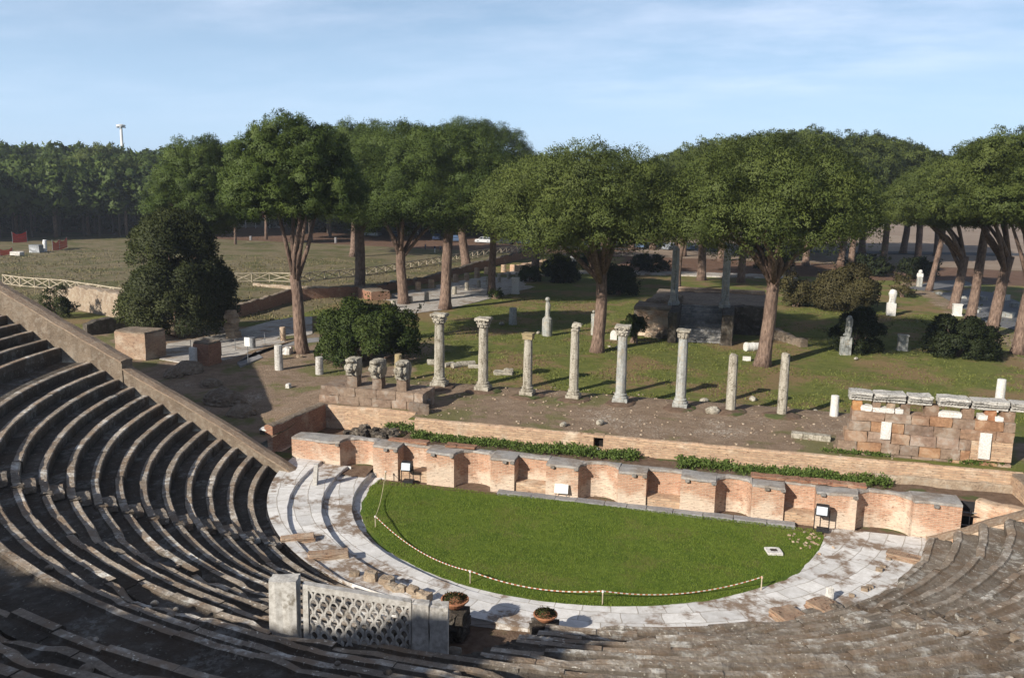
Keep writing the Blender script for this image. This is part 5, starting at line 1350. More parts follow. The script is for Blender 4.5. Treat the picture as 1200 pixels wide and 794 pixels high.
for (px, py, s, m_, lab) in ((337, 416, .8, 'whitemarble', 'white marble block at the foot of the forked pine'), (351, 420, .4, 'palerubble', 'small pale stone beside the white block under the forked pine'), (338, 454, .35, 'whitemarble', 'small white stone in the dark grass left of the tuff base'), (268, 341, .6, 'whitemarble', 'white boulder in the dry meadow right of the oak'), (461, 334, .8, 'whitemarble', 'white block on the ruined wall by the knobbly trunk')):
    x, y = G(px, py); b = MB(); b.rbox((0, 0, s*.35), (s, s*.7, s*.8), rnd.uniform(0, 2), 1, s*.06, 3, .25); o = b.build('marble_block', m_); o.location = (x, y, GZ); tag(o, lab, 'stone')
# boulders in the shade below the sloping wall
for (px, py, s, lab) in ((222, 436, 1.5, 'brown broken masonry lump below the brick pier'), (262, 472, 1.7, 'dark masonry lump in the shade beside the sloping wall'), (282, 486, 1.1, 'smaller dark lump in the shade near the sunken entrance'), (205, 440, 1.2, 'low dark lump close under the sloping wall'), (247, 452, .9, 'dark lump in the shaded ground between two larger lumps')):
    x, y = G(px, py); b = MB(); b.rock((0, 0, s*.05), s*.62, 1, 3, .28, (1.3, .9, .75)); o = b.build('masonry_lump', 'concrete'); o.location = (x, y, GZ); tag(o, lab, 'ruin')
# left entrance block with a pale stone
x, y = G(313, 508, 1.2); t = thing('stone_block', 'dark stone block with a pale top edge near the sunken entrance', 'stone', (x, y, .3)); b = MB(); b.rbox((0, 0, .55), (.55, .6, 1.2), .1, 1, .03, 3, .1); b.build('block', 'darkrubble', t); b = MB(); b.rbox((0, 0, 1.18), (.58, .62, .08), .1, 1, .01, 3, .1); b.build('top', 'whitemarble', t)
for k, (px, py) in enumerate(((388, 540), (380, 544))):
    x, y = G(px, py, .3); b = MB(); b.rbox((0, 0, .12), (.9, .5, .3), .5+k, 1, .03, 3, .15); o = b.build('marble_slab', 'marble'); o.location = (x, y, .15); o.rotation_euler = (.2, .1, 0); tag(o, ['white marble slab leaning at the left foot of the stage front', 'second pale slab lying left of the leaning one'][k], 'slab')
def railing(pix, lab, h=.95):
    P = [G(px, py) for px, py in pix]; t = thing('metal_railing', lab, 'railing', (*P[0], GZ)); o0 = P[0]
    for i in range(len(P)-1):
        (xa, ya), (xb, yb) = P[i], P[i+1]; L = math.hypot(xb-xa, yb-ya); n = max(1, round(L/1.6))
        for q in range(n+(i == len(P)-2)):
            f = q/n; b = MB(); x, y = xa+(xb-xa)*f-o0[0], ya+(yb-ya)*f-o0[1]; b.tube([(x, y, 0), (x, y, h+.06)], .028, 6); b.build('post', 'steel', t)
        for z in (h, h*.55):
            b = MB(); b.tube([(xa-o0[0], ya-o0[1], z), (xb-o0[0], yb-o0[1], z)], .022, 6); b.build('rail', 'steel', t)
railing([(186, 414), (224, 413)], 'thin metal railing left of the brick pier')
railing([(259, 415), (292, 408), (345, 397), (352, 395)], 'thin metal railing along the ramp right of the brick pier')

def xfence(pix, lab, h=1.15, step=2.3):
    gz = GZ
    P = [G(px, py, gz) for px, py in pix]; t = thing('wooden_fence', lab, 'fence', (*P[0], gz)); ox, oy = P[0]; pts = []
    for i in range(len(P)-1):
        (xa, ya), (xb, yb) = P[i], P[i+1]; L = math.hypot(xb-xa, yb-ya); n = max(1, round(L/step))
        for q in range(n): pts.append((xa+(xb-xa)*q/n-ox, ya+(yb-ya)*q/n-oy))
    pts.append((P[-1][0]-ox, P[-1][1]-oy))
    for x, y in pts: b = MB(); b.tube([(x, y, -.2), (x, y, h+.02)], .075, 6, rnd.uniform(.8, 1.15)); b.build('post', 'wood', t)
    rl = MB(); br = MB()
    for (xa, ya), (xb, yb) in zip(pts, pts[1:]):
        j = rnd.uniform(-.02, .02); rl.tube([(xa, ya, h), (xb, yb, h+j)], .07, 6); rl.tube([(xa, ya, .12), (xb, yb, .12)], .055, 6)
        br.tube([(xa, ya, .15), (xb, yb, h-.05)], .055, 6); br.tube([(xa, ya+.05, h-.05), (xb, yb+.05, .15)], .055, 6)
    rl.build('rails', 'wood', t); br.build('cross_braces', 'wood', t); return t
xfence([(4, 333), (24, 336), (76, 340), (146, 351)], 'pale cross braced wooden fence at the left, before the dark oak')
xfence([(274, 331), (316, 330), (345, 331), (430, 323), (500, 312), (560, 301), (612, 294)], 'cross braced wooden fence crossing the meadow behind the pines')
xfence([(638, 299), (690, 299), (742, 300)], 'short wooden fence before the parked cars')

# ------------------------------------------------------------------ temple ruin
def temple():
    t = thing('temple_podium', 'ruined brick temple podium with a dark flight of steps', 'ruin')
    xl, yf = G(742, 392); xs0, ys = G(787, 401); xs1, _ = G(851, 403); xr, yr = G(900, 403); yb = 88; ph = 2.55
    b = MB(); b.rbox(((xl+xs0)/2, yf+1.9, GZ+ph*.45), (xs0-xl, 3.8, ph*.95), 0, 1, .06, 7, .03); b.build('brick_flank', 'brick', t)
    b = MB(); b.rbox(((xl+xs0)/2, yf+1.9, GZ+ph*.95), (xs0-xl+.1, 3.9, .26), 0, 1, .06, 6, .1); b.rock(((xl+xs0)/2+.3, yf+3.6, GZ+ph-.05), 1.2, 1, 3, .3, (1.2, 1.0, .45)); b.rock((xs0-.7, yf+4.6, GZ+ph+.15), .9, 1, 3, .3, (1.2, 1, .6)); b.build('broken_vault', 'concrete', t)
    b = MB(); b.rock((xs0-.75, yf-.1, GZ+.1), .8, 1, 3, .25, (1.2, .6, .7)); b.rock((xs0-1.9, yf-.1, GZ+.0), .5, 1, 3, .25, (1.2, .6, .7)); b.build('rubble', 'palerubble', t)
    n = 14; ytop = 77.0
    for k in range(n):
        z = ph*(k+1)/n; y0 = ys+.6+(ytop-ys-.6)*k/n; b = MB(); x = xs0+.35
        while x < xs1-.35:
            L = min(rnd.uniform(.7, 1.6), xs1-.35-x+.02); b.rbox((x+L/2, (y0+ytop)/2, GZ+z/2-.05), (L-.015, ytop-y0+rnd.uniform(-.03, .03), z+.1), 0, rnd.uniform(.75, 1.3) if k not in (4,) else 1.6, .02, 3, .03); x += L
        b.build('step', 'greydark', t)
    for xx, w in ((xs0, .75), (xs1, .95)):
        b = MB(); b.rbox((xx, (ys+ytop)/2, GZ+ph*.5), (w, ytop-ys+.6, ph*1.04), 0, .8, .05, 6, .04); b.build('stair_cheek', 'darkrubble', t)
    b = MB(); b.rbox(((xs1+xr)/2+.2, yr+4.2, GZ+ph*.5), (xr-xs1, 1.2, ph), 0, .9, .08, 7, .05); b.build('dark_front', 'darkrubble', t)
    b = MB(); b.rbox(((xl+xr)/2+.5, (ytop+yb)/2+1, GZ+ph*.5-.05), (xr-xl-.4, yb-ytop-.2, ph-.05), 0, 1, .08, 8, .02); b.build('podium_core', 'concrete', t)
    b = MB(); b.rbox((xs1-.25, ys+.25, GZ+1.35), (.34, .1, .4), 0, 1, .01, 3, .05); b.build('marble_tablet', 'cipollino', t)
    b = MB(); b.rbox(((xl+xr)/2+1.2, yb-.3, GZ+ph+.12), (xr-xl-3, .7, .35), 0, 1, .06, 8, .1); b.build('back_wall_stub', 'palebrick', t)
    rebase(t, ((xl+xr)/2, yf, GZ))
    for px, py, pt, lab in ((789.5, 357, 291, 'tall weathered grey column at the left top of the temple steps'), (849, 360, 293, 'tall weathered grey column at the right top of the temple steps')):
        z0 = GZ+ph+.02; x, y = G(px, py, z0); s = MPP(x, y, z0); h = ZTOP(x, y, pt)-z0; t2 = thing('temple_column', lab, 'column', (x, y, z0), 0, 'columns of the temple'); r = 4.6*s
        b = MB(); b.rbox((0, 0, .12), (r*2.8, r*2.8, .28), 0, 1, .02, 3, .08); b._lathe((0, 0, .24), [(r*1.35, 0), (r*1.35, .12), (r*1.1, .18), (r*1.2, .26), (r, .32)], 16, 1, .02); b.build('base', 'cipollino', t2)
        b = MB(); b.lathe((0, 0, .52), [(r*(1-.12*k/14), (h-.52)*k/14) for k in range(15)], 16, 1, .02); b.rock((0, 0, h), r*.7, .9, 1, .3); b.build('shaft', 'cipollino', t2)
temple()
rough_wall('ruin_wall', 'low broken wall stepping down right of the forked pine trunk', [G(908, 399)+(1.1,), G(925, 403)+(.75,), G(942, 408)+(.75,)], 1, .7, 'concrete', 'concrete', GZ, .2)
# ------------------------------------------------------------------ sculpture and fragments on the lawn
def statue(px, py, ptop, wpx, lab, kind, m='whitemarble', group=None):
    x, y = G(px, py); s = MPP(x, y); h = ZTOP(x, y, ptop)-GZ; w = wpx*s; t = thing('statue', lab, 'statue', (x, y, GZ), rnd.uniform(-.2, .2), group)
    if kind == 'pillar':
        b = MB(); b.lathe((0, 0, -.1), [(w/2, 0), (w/2, h*.40), (w*.47, h*.47), (w*.25, h*.53)], 16, 1, .02); b.build('drum', 'cipollino', t)
        b = MB(); b.tube([(0, 0, h*.45), (.02, 0, h*.6), (.05, 0, h*.78), (0, 0, h*.88)], [w*.24, w*.22, w*.26, w*.17], 10, 1, True, .06); b.rock((0, 0, h*.94), w*.24, 1, 2, .12, (1, 1, 1)); b.build('figure', 'cipollino', t)
    elif kind == 'torso':
        b = MB(); b.rbox((0, 0, h*.24), (w, w*.8, h*.5), 0, 1, .02, 4, .06); b.build('plinth', m, t)
        b = MB(); b.tube([(0, 0, h*.42), (.02, 0, h*.55), (.08, 0, h*.68), (.05, 0, h*.84), (.08, 0, h*.96), (.1, 0, h)], [w*.42, w*.36, w*.38, w*.46, w*.36, w*.15], 12, 1, True, .08)
        for k in range(5): b.rbox((-.1+.05*k, -w*.36, h*(.5+.06*k)), (w*.5, .06, .06), .3, 1, .01, 3, .3)
        b.build('torso', m, t)
    elif kind == 'relief':
        b = MB(); b.rbox((0, 0, h*.22), (w, .4, h*.46), 0, 1, .03, 4, .06); b.rbox((w*.16, 0, h*.62), (w*.55, .34, h*.6), 0, 1, .05, 4, .14); b.rock((w*.18, 0, h*.93), w*.24, 1, 2, .15, (1, .8, 1)); b.rock((-w*.12, -.05, h*.52), w*.22, 1, 2, .2); b.build('slab', 'cipollino', t)
        b = MB(); b.tube([(w*.15, -.2, h*.4), (w*.2, -.24, h*.62), (w*.15, -.2, h*.85)], [w*.16, w*.2, w*.12], 8, 1, True, .1); b.build('carved_figure', 'cipollino', t)
    elif kind == 'herm':
        b = MB(); b.rbox((0, 0, h*.3), (w*.9, w*.8, h*.62), 0, 1, .02, 4, .05); b.build('shaft', 'cipollino', t); b = MB(); b.rbox((0, 0, h*.70), (w*.95, w*.7, h*.24), 0, 1, .03, 4, .25); b.rock((0, -.02, h*.90), w*.32, 1, 2, .1, (1, 1, 1.2)); b.build('bust', m, t)
    elif kind == 'head':
        b = MB(); b.rbox((0, 0, h*.28), (w*.6, w*.6, h*.56), 0, .5, .02, 3, .06); b.build('pedestal', 'greydark', t); b = MB(); b.rock((0, 0, h*.78), w*.46, 1, 2, .12, (1, .9, 1.3)); b.rock((0, -w*.45, h*.76), w*.1, 1, 1, .1); b.rbox((0, 0, h*.57), (w*.5, w*.45, h*.14), 0, 1, .02, 3, .2); b.build('head', m, t)
    return t
statue(641, 393, 348, 12, 'slender grey figure standing on a round drum in the shaded lawn', 'pillar')
statue(1043.5, 370, 339, 10, 'bright white broken torso on a square plinth in the right lawn', 'torso')
statue(990, 416, 369, 12, 'tall grey relief slab standing before the very dark bush', 'relief')
statue(1077, 336, 316.5, 7, 'pale bust on a pillar beside the leaning slim pine', 'herm')
statue(671, 318, 299, 9, 'white head on a dark pedestal beyond the shaded lawn', 'head')
statue(695, 392, 362, 5, 'thin grey stone shaft partly behind the great pine trunk', 'herm', 'cipollino')
def block(px, py, ptop, wpx, lab, m='whitemarble', d=.6, name='marble_block', cat='stone block', rz=0, trim=True):
    x, y = G(px, py); s = MPP(x, y); h = ZTOP(x, y, ptop)-GZ; w = wpx*s; t = thing(name, lab, cat, (x, y, GZ), rz)
    b = MB(); b.rbox((0, 0, h*.48), (w, w*d, h*1.0), 0, 1, .015, 4, .05); b.build('body', m, t)
    if trim: b = MB(); b.rbox((0, 0, h*.96), (w*1.12, w*d*1.12, h*.1), 0, 1, .01, 3, .08); b.rbox((0, 0, .06), (w*1.15, w*d*1.15, .2), 0, 1, .01, 3, .08); b.build('moulding', m, t)
    return t
block(1057, 411, 392, 11, 'grey inscribed looking block left of the low spreading bush', 'cipollino')
block(1121, 370, 356, 9.5, 'small white box shaped altar at the foot of the right hand pines')
block(604, 344, 325, 8, 'white square pedestal at the street edge right of the slim trunk')
block(875, 422, 417.5, 9, 'small white stone plate left of the tall forked pine foot', trim=False)
def drum(px, py, L, r, rz, lab, m, group=None, ring=False):
    x, y = G(px, py); b = MB(); b.tube([(-L/2, 0, r*.9), (-L/6, 0, r*.92), (L/6, 0, r*.9), (L/2, 0, r*.9)], [r, r*.98, r*.97, r*.95], 14, 1, True, .03)
    t = thing('fallen_column', lab, 'column drum', (x, y, GZ), rz, group); b.build('drum', m, t)
    if ring: b = MB(); b.tube([(-L/2-.03, 0, r*.9), (-L/2+.12, 0, r*.9)], r*1.07, 14, 1, True, .03); b.tube([(0, 0, r*.9), (.14, 0, r*.9)], r*1.05, 14, 1, True, .03); b.build('ring', m, t)
    return t
drum(881, 411, 1.1, .36, .5, 'white ringed column drum lying left of the tall forked pine', 'whitemarble', ring=True)
DG = 'fallen column pieces behind the first columns'
for px, py, L, r, rz, lab in ((508, 428, .9, .24, .3, 'leftmost fallen column piece, behind the first column'), (526, 430, .8, .2, 1.0, 'short fallen piece just right of the first column'), (537, 431, 1.0, .22, .9, 'second fallen piece right of the first column'), (546, 430, 1.3, .24, .7, 'long fallen piece in the middle of the heap'), (557, 432, 1.0, .17, .25, 'thin fallen piece at the right end of the heap')):
    drum(px, py, L, r, rz, lab, 'oldmarble', DG)
def arch_stone():
    x, y = G(719, 398); h = ZTOP(x, y, 386)-GZ; b = MB(); n = 10; w = .28
    pr = [(-w, 0), (w, 0), (w, h*.6)]+[(w*math.cos(PI*k/8), h*.6+h*.4*math.sin(PI*k/8)) for k in range(1, 8)]+[(-w, h*.6)]
    m = len(pr); b.add([(px, -.12, z-.05) for px, z in pr]+[(px, .12, z-.05) for px, z in pr], [tuple(range(m)), tuple(reversed(range(m, 2*m)))]+[(i, m+i, m+(i+1) % m, (i+1) % m) for i in range(m)])
    o = b.build('round_topped_stele', 'whitemarble'); o.location = (x, y, GZ); tag(o, 'small white round topped stele left of the small green bush', 'stele')
arch_stone()
for px, py, s, lab in ((714, 407, .25, 'small white fragment below the round topped stele'), (723, 408, .3, 'white fragment just right of the column capital by the stele'), (825, 471, .42, 'grey stone lump on the lawn right of the banded column'), (882, 469, .42, 'pale stone lump between the two headless columns'), (1003, 421, .3, 'small white stone right of the relief slab'), (703, 497, .4, 'grey stone lying on the dirt terrace above the drain'), (660, 499, .35, 'pale flat stone on the dirt terrace'), (835, 484, .6, 'flat pale stone at the foot of the first headless column'), (955, 483, .3, 'small stone in the grass right of the last column'),
        (631, 391, .35, 'small stone beside the slender figure'), (588, 380, .4, 'flat pale stone in the shade left of the grey stump')):
    zz = TZ if py > 482 and px < 950 else LZ; x, y = G(px, py, zz); b = MB(); b.rock((0, 0, s*.25), s*.6, 1, 2, .22, (1.2, .8, .7)); o = b.build('stone_fragment', 'oldmarble'); o.location = (x, y, zz); tag(o, lab, 'stone', 'loose stones on the lawn and terrace')
b = MB(); b.rbox((0, 0, .1), (1.3, .9, .22), .2, 1, .04, 4, .15); b.rbox((.3, .2, .25), (.6, .4, .2), .4, 1, .04, 3, .2); o = b.build('broken_slab', 'oldmarble'); o.location = (*G(590, 438), GZ); tag(o, 'broken marble slab lying between the second and third column', 'slab')
# stones in the shade of the right hand pines
for k, (px, py, s) in enumerate(((1128, 350, .5), (1150, 352, .8), (1168, 345, .6), (1180, 372, .9), (1143, 366, .7), (1175, 352, 1.1), (1100, 345, .5), (1190, 360, .8))):
    x, y = G(px, py); b = MB(); b.rbox((0, 0, s*.3), (s*1.4, s, s*.7), rnd.uniform(0, 3), rnd.uniform(.8, 1.2), .04, 3, .15); o = b.build('paving_fragment', 'cipollino'); o.location = (x, y, GZ); tag(o, 'grey stone fragment lying behind the right hand pine row', 'stone', 'grey stone fragments behind the right hand pines')

# ------------------------------------------------------------------ far things: cars, pavilion, mast, nets, people
def car_proto():
    t = thing('parked_car', 'x', 'car'); side = [(-2.1, .28), (-2.12, .62), (-1.95, .86), (-1.35, .93), (-.75, 1.40), (.65, 1.43), (1.35, .98), (2.0, .90), (2.12, .62), (2.08, .28)]
    lo = [(-2.1, .28), (-2.12, .62), (-1.95, .88), (-1.35, .95), (1.35, .97), (2.0, .88), (2.12, .62), (2.08, .28)]
    def ext(b, pr, w, w2=None):
        n = len(pr); zs = [p[1] for p in pr]; z0, z1 = min(zs), max(zs)
        f = lambda z: w if w2 is None else w+(w2-w)*(z-z0)/(z1-z0)
        b.add([(x, -f(z), z) for x, z in pr]+[(x, f(z), z) for x, z in pr], [tuple(reversed(range(n))), tuple(range(n, 2*n))]+[(i, (i+1) % n, n+(i+1) % n, n+i) for i in range(n)])
    b = MB(); ext(b, lo, .84, .80); ext(b, [(-.72, 1.37), (.62, 1.39), (.55, 1.45), (-.65, 1.44)], .58, .52)
    for x0 in (-1.3, -.05, 1.25): ext(b, [(x0-.04, .93), (x0+.04, .93), (x0*.5+.04, 1.40), (x0*.5-.04, 1.40)], .79, .60)
    bd = b.build('body', 'paint0', t)
    b = MB(); ext(b, [(-1.30, .94), (1.28, .96), (.60, 1.39), (-.70, 1.38)], .77, .57); b.build('windows', 'glass_dark', t)
    for sx in (-1.3, 1.3):
        for sy in (-1, 1): b = MB(); b.tube([(sx, sy*.62, .32), (sx, sy*.83, .32)], .32, 14); b.build('wheel', 'rubber', t)
    return t
car0 = car_proto(); first = True
CG = 'cars parked under the far pines'
cars = [(437, 277, 1), (462, 278, 0), (487, 276, 4), (512, 281, 0), (533, 283, 3), (568, 285, 4), (592, 286, 2), (616, 286, 0), (640, 287, 2), (655, 285, 1), (672, 288, 2), (692, 288, 0), (728, 290, 2), (754, 291, 3), (771, 290, 0), (786, 293, 1), (806, 292.5, 3), (828, 289, 0), (845, 291, 2)]
cnames = ['dark blue', 'silver', 'black', 'grey blue', 'white', 'dark red']
where = ['behind the second dark trunk', 'left of the knobbly trunk', 'between the knobbly and the straight dark trunk', 'half behind the straight dark trunk', 'left of the pale trunked pine', 'right of the pale trunked pine', 'behind the slim dark trunk', 'left of the reddish trunk', 'behind the reddish trunk', 'just right of the reddish trunk', 'above the white head statue', 'behind the great lawn pine', 'at the foot of the small pine in the car park', 'between the two thin trunks of the car park', 'right of the thin dark trunk', 'left of the left temple column', 'right of the left temple column', 'behind the reddish trunk by the temple', 'at the right end of the parked row']
for (px, py, ci), wh in zip(cars, where):
    t = car0 if first else copy_tree(car0); first = False
    x, y = G(px, py); t.location = (x, y, GZ); t.rotation_euler = (0, 0, -.25+rnd.choice([0, 0, 1.2, -1.0])+rnd.uniform(-.1, .1)); t['label'] = '%s car parked %s' % (cnames[ci], wh); t['group'] = CG
    for ch in t.children:
        if ch.name.startswith('body'):
            if ch.data.users > 1: ch.data = ch.data.copy()
            ch.data.materials[0] = M['paint%d' % ci]
def pavilion():
    x, y = G(293, 267); s = MPP(x, y); t = thing('pavilion', 'low white pavilion with a dull red awning under the far pines', 'building', (x, y, GZ), .2)
    b = MB(); b.box((0, 5, 1.5), (15, 4, 3)); b.build('wall', 'plaster', t); b = MB(); b.prism([(-8.2, 2.2), (8.2, 2.2), (8.2, 7.4), (-8.2, 7.4)], 3.05, lambda x, y: 3.2+.35*(y-2.2)/5); b.build('roof', 'canvas', t)
    b = MB(); b.add([(-4.5, -.6, 2.7), (6, -.6, 2.7), (6, 2.6, 3.6), (-4.5, 2.6, 3.6), (-4.5, -.6, 2.62), (6, -.6, 2.62), (6, 2.6, 3.5), (-4.5, 2.6, 3.5)], [(0,1,2,3),(7,6,5,4),(0,4,5,1),(1,5,6,2),(2,6,7,3),(3,7,4,0)]); b.build('awning', 'canvas', t)
    for xx in (-4.4, -1, 1.8, 5.9): b = MB(); b.box((xx, -.5, 1.3), (.28, .22, 2.7)); b.build('post', 'white', t)
    b = MB(); b.box((.75, -.55, 2.66), (10.6, .25, .22)); b.build('beam', 'white', t)
    for xx in (-3, 1, 4): b = MB(); b.box((xx, 2.98, 1.5), (1.8, .05, 1.5)); b.build('window', 'glass_dark', t)
pavilion()
def mast():
    D = ray(149, 262); x, y = D[0]/D[1]*225, 225; z = ZTOP(x, y, 148); t = thing('light_mast', 'tall thin white mast with a round lamp crown above the far wood', 'light mast', (x, y, GZ)); h = z-GZ
    b = MB(); b.tube([(0, 0, -.2), (0, 0, h)], [.55, .38], 10); b.build('pole', 'white', t); b = MB(); b._lathe((0, 0, h-.4), [(.5, 0), (1.25, .3), (1.35, .8), (.5, 1.0)], 20, 1, 0); b.build('lamp_ring', 'white', t)
    for k in range(6): a = k*PI/3; b = MB(); b.box((1.15*math.cos(a), 1.15*math.sin(a), h-.35), (.5, .4, .3), a); b.build('lamp', 'lampglass', t)
mast()
def net(pix, h, lab, m='rednet', sag=.25):
    P = [G(px, py) for px, py in pix]; t = thing('barrier_net', lab, 'barrier', (*P[0], GZ)); ox, oy = P[0]
    pts = []
    for i in range(len(P)-1):
        n = 8
        for q in range(n+(i == len(P)-2)): f = q/n; pts.append((P[i][0]+(P[i+1][0]-P[i][0])*f-ox, P[i][1]+(P[i+1][1]-P[i][1])*f-oy, h*(1-sag*math.sin(PI*f))+rnd.uniform(-.1, .1)))
    b = MB()
    for (xa, ya, ha), (xb, yb, hb) in zip(pts, pts[1:]):
        for zf0, zf1 in ((.05, .26), (.30, .5), (.54, .75), (.79, 1)): b.add([(xa, ya, ha*zf0), (xb, yb, hb*zf0), (xb, yb, hb*zf1), (xa, ya, ha*zf1), (xa, ya+.03, ha*zf0), (xb, yb+.03, hb*zf0), (xb, yb+.03, hb*zf1), (xa, ya+.03, ha*zf1)], [(0,1,2,3),(7,6,5,4),(0,4,5,1),(1,5,6,2),(2,6,7,3),(3,7,4,0)])
    b.build('netting', m, t)
    for x, y, hh in pts[::8]: b = MB(); b.tube([(x, y, -.2), (x, y, hh+.15)], .04, 6); b.build('stake', 'steel', t)
net([(-14, 299), (0, 299.5), (15, 298)], 1.1, 'low red barrier netting at the far left edge of the meadow')
net([(15, 285), (32, 284)], 2.2, 'taller red barrier netting in the shade left of the white post')
net([(62, 294), (70, 293), (79, 290)], 1.9, 'crumpled red barrier netting right of the white post')
x, y = G(20, 299); b = MB(); b.rbox((0, 0, .3), (1.8, 1.2, .6), .2, 1, .05, 3, .1); o = b.build('pale_crate', 'plaster'); o.location = (x, y, GZ); tag(o, 'pale crate beside the low red netting', 'crate')
x, y = G(43, 296); b = MB(); b.rbox((0, 0, .7), (2.0, 1.2, 1.4), .1, 1, .04, 3, .06); o = b.build('grey_bin', 'steel'); o.location = (x, y, GZ); tag(o, 'grey container left of the white post', 'container')
x, y = G(53, 295); h = ZTOP(x, y, 281)-GZ; t = thing('white_post', 'thick white post between the red nettings', 'post', (x, y, GZ)); b = MB(); b.tube([(0, 0, -.1), (.03, 0, h*.7)], .32, 10); b.build('post', 'white', t); b = MB(); b.tube([(.03, 0, h*.7), (.1, 0, h)], [.36, .3], 10); b.build('cap', 'white', t)
stump(294, 281, 276.5, 3, 'tiny grey post in the far meadow below the pavilion', 'greystone', 'stone_post', 'post')
stump(393.5, 285, 278, 3, 'tiny grey post in the far meadow right of the forked pine', 'greystone', 'stone_post', 'post')
def person(px, py, ptop, lab, top, bottom, pose=0):
    x, y = G(px, py); H = ZTOP(x, y, ptop)-GZ; k = H/1.75; me = bpy.data.meshes.new('person')
    J = [(0,0,.98),(0,0,1.2),(0,0,1.42),(0,.0,1.53),(0,-.02,1.66),(.2,0,1.40),(.26,.02,1.14),(.24,-.1,.90),(-.2,0,1.40),(-.26,.03,1.14),(-.25,-.08,.90),(.1,0,.92),(.11,-.05+.08*pose,.5),(.11,.03+.2*pose,.06),(.12,-.12+.2*pose,.03),(-.1,0,.92),(-.11,-.05-.08*pose,.5),(-.11,.03-.2*pose,.06),(-.12,-.12-.2*pose,.03)]
    E_ = [(0,1),(1,2),(2,3),(3,4),(2,5),(5,6),(6,7),(2,8),(8,9),(9,10),(0,11),(11,12),(12,13),(13,14),(0,15),(15,16),(16,17),(17,18)]
    Rr = [.15,.15,.16,.06,.11,.075,.055,.04,.075,.055,.04,.105,.075,.05,.045,.105,.075,.05,.045]
    me.from_pydata([(a*k, b_*k, c*k) for a, b_, c in J], E_, []); o = bpy.data.objects.new('person', me); COL.objects.link(o)
    md = o.modifiers.new('skin', 'SKIN')
    bm = bmesh.new(); bm.from_mesh(me); bm.verts.ensure_lookup_table(); ly = bm.verts.layers.skin.verify()
    for v, r in zip(bm.verts, Rr): v[ly].radius = (r*k, r*k)
    bm.verts[0][ly].use_root = True; bm.to_mesh(me); bm.free()
    sb = o.modifiers.new('sub', 'SUBSURF'); sb.levels = 1; sb.render_levels = 1
    m, nt, bs = mat('clothing '+lab[:12]); sp = nt.nodes.new('ShaderNodeSeparateXYZ'); nt.links.new(objc(nt), sp.inputs[0])
    f1 = mth(nt, 'GREATER_THAN', sp.outputs['Z'], .96*k); f2 = mth(nt, 'GREATER_THAN', sp.outputs['Z'], 1.5*k); f3 = mth(nt, 'GREATER_THAN', sp.outputs['Z'], 1.68*k)
    c = mixc(nt, f1, bottom, top); c = mixc(nt, f2, c, (.45, .27, .19)); c = mixc(nt, f3, c, (.04, .03, .02)); setc(nt, bs, c); me.materials.append(m)
    o.location = (x, y, GZ); o.rotation_euler = (0, 0, rnd.uniform(-1.5, 1.5)); tag(o, lab, 'person', 'far visitors on the meadow'); return o
for px, py, pt, lab, tp, bt, ps in ((498.5, 293, 285, 'tiny far person in dark blue left of the straight dark trunk', (.05, .08, .16), (.03, .04, .07), 0), (509.5, 296, 287, 'tiny far person in white trousers beside the straight dark trunk', (.05, .07, .13), (.65, .65, .65), 1), (516, 294.5, 287, 'tiny far person in grey close to the straight dark trunk', (.16, .18, .2), (.04, .05, .08), 1)):
    person(px, py, pt, lab, tp, bt, ps)

# ------------------------------------------------------------------ light, sky, camera
SUN_EL = math.radians(27.5); hx, hy = .5, .866
d = Vector((hx*math.cos(SUN_EL), hy*math.cos(SUN_EL), -math.sin(SUN_EL)))
L = bpy.data.lights.new('sun', 'SUN'); L.energy = 5.0; L.angle = math.radians(.55); L.color = (1.0, .93, .82)
lo = bpy.data.objects.new('sun', L); COL.objects.link(lo); lo.rotation_euler = d.to_track_quat('-Z', 'Y').to_euler(); lo.location = (-60, -60, 60)
w = bpy.data.worlds.new('World'); sc.world = w; w.use_nodes = True; nt = w.node_tree
bg = nt.nodes['Background']; bg.inputs['Strength'].default_value = .059
sk = nt.nodes.new('ShaderNodeTexSky'); sk.sky_type = 'NISHITA'; sk.sun_disc = False; sk.sun_elevation = SUN_EL; sk.sun_rotation = math.atan2(-hx, -hy)
sk.air_density = 1.0; sk.dust_density = .05; sk.ozone_density = 3.5; sk.altitude = 0
tc = nt.nodes.new('ShaderNodeTexCoord'); sep = nt.nodes.new('ShaderNodeSeparateXYZ'); nt.links.new(tc.outputs['Generated'], sep.inputs[0])
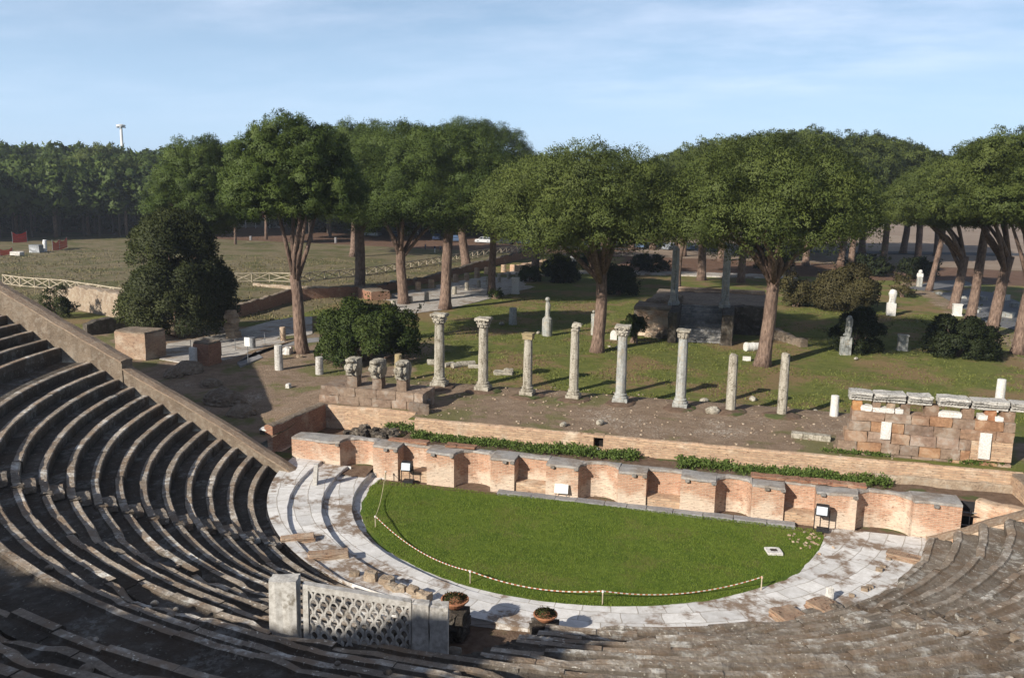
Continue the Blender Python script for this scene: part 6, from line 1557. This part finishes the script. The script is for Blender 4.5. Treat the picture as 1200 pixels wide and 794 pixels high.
# thin high cloud: noise on a flat layer seen in perspective
zc = mth(nt, 'MAXIMUM', sep.outputs['Z'], .015)
cb = nt.nodes.new('ShaderNodeCombineXYZ'); nt.links.new(mth(nt, 'DIVIDE', sep.outputs['X'], mth(nt, 'ADD', zc, .12)), cb.inputs[0]); nt.links.new(mth(nt, 'DIVIDE', sep.outputs['Y'], mth(nt, 'ADD', zc, .12)), cb.inputs[1])
n1 = noise(nt, .9, 6, cb.outputs[0], .62, (1.0, 1.6, 1)); n2 = noise(nt, .45, 3, cb.outputs[0], .5)
cl = mth(nt, 'MULTIPLY', ramp(nt, n1, .30, .80), ramp(nt, n2, .28, .60))
cl = mth(nt, 'MULTIPLY', mth(nt, 'MULTIPLY', cl, ramp(nt, sep.outputs['Z'], .03, .16)), .46)
zen = mixc(nt, ramp(nt, sep.outputs['Z'], .30, .65), sk.outputs[0], mixc(nt, 1, sk.outputs[0], (.55, .58, .62), 'MULTIPLY'))
hz = mixc(nt, mth(nt, 'MULTIPLY', mth(nt, 'SUBTRACT', 1.0, ramp(nt, sep.outputs['Z'], -.02, .34, False)), .80), zen, (8.4, 11.8, 16.4))
c = mixc(nt, cl, hz, (14.8, 15.4, 17.8)); nt.links.new(c, bg.inputs['Color'])

hb = MB(); hb.box((0, 1900, 24), (9600, 5600, 52)); hm, hnt, hbs = mat('thin haze'); hnt.nodes.remove(hbs)
pv = hnt.nodes.new('ShaderNodeVolumePrincipled'); pv.inputs['Color'].default_value = (.80, .88, 1, 1); pv.inputs['Density'].default_value = .00033; pv.inputs['Anisotropy'].default_value = .3
hnt.links.new(pv.outputs[0], hnt.nodes['Material Output'].inputs['Volume']); ho = hb.build('haze', hm); ho['kind'] = 'stuff'

cam = bpy.data.cameras.new('camera'); co = bpy.data.objects.new('camera', cam); COL.objects.link(co)
cam.sensor_fit = 'HORIZONTAL'; cam.sensor_width = 36; cam.lens = 36*FOC/1200; cam.clip_start = .1; cam.clip_end = 9000
R = Matrix(((RT[0], UP[0], -FW[0]), (RT[1], UP[1], -FW[1]), (RT[2], UP[2], -FW[2])))
co.matrix_world = Matrix.Translation(Vector(CAM)) @ R.to_4x4(); sc.camera = co
sc.view_settings.view_transform = 'Standard'; sc.view_settings.look = 'None'; sc.view_settings.exposure = .52; sc.view_settings.gamma = 1
sc.render.engine = 'CYCLES'; sc.cycles.max_bounces = 5; sc.cycles.diffuse_bounces = 3; sc.cycles.use_denoising = True
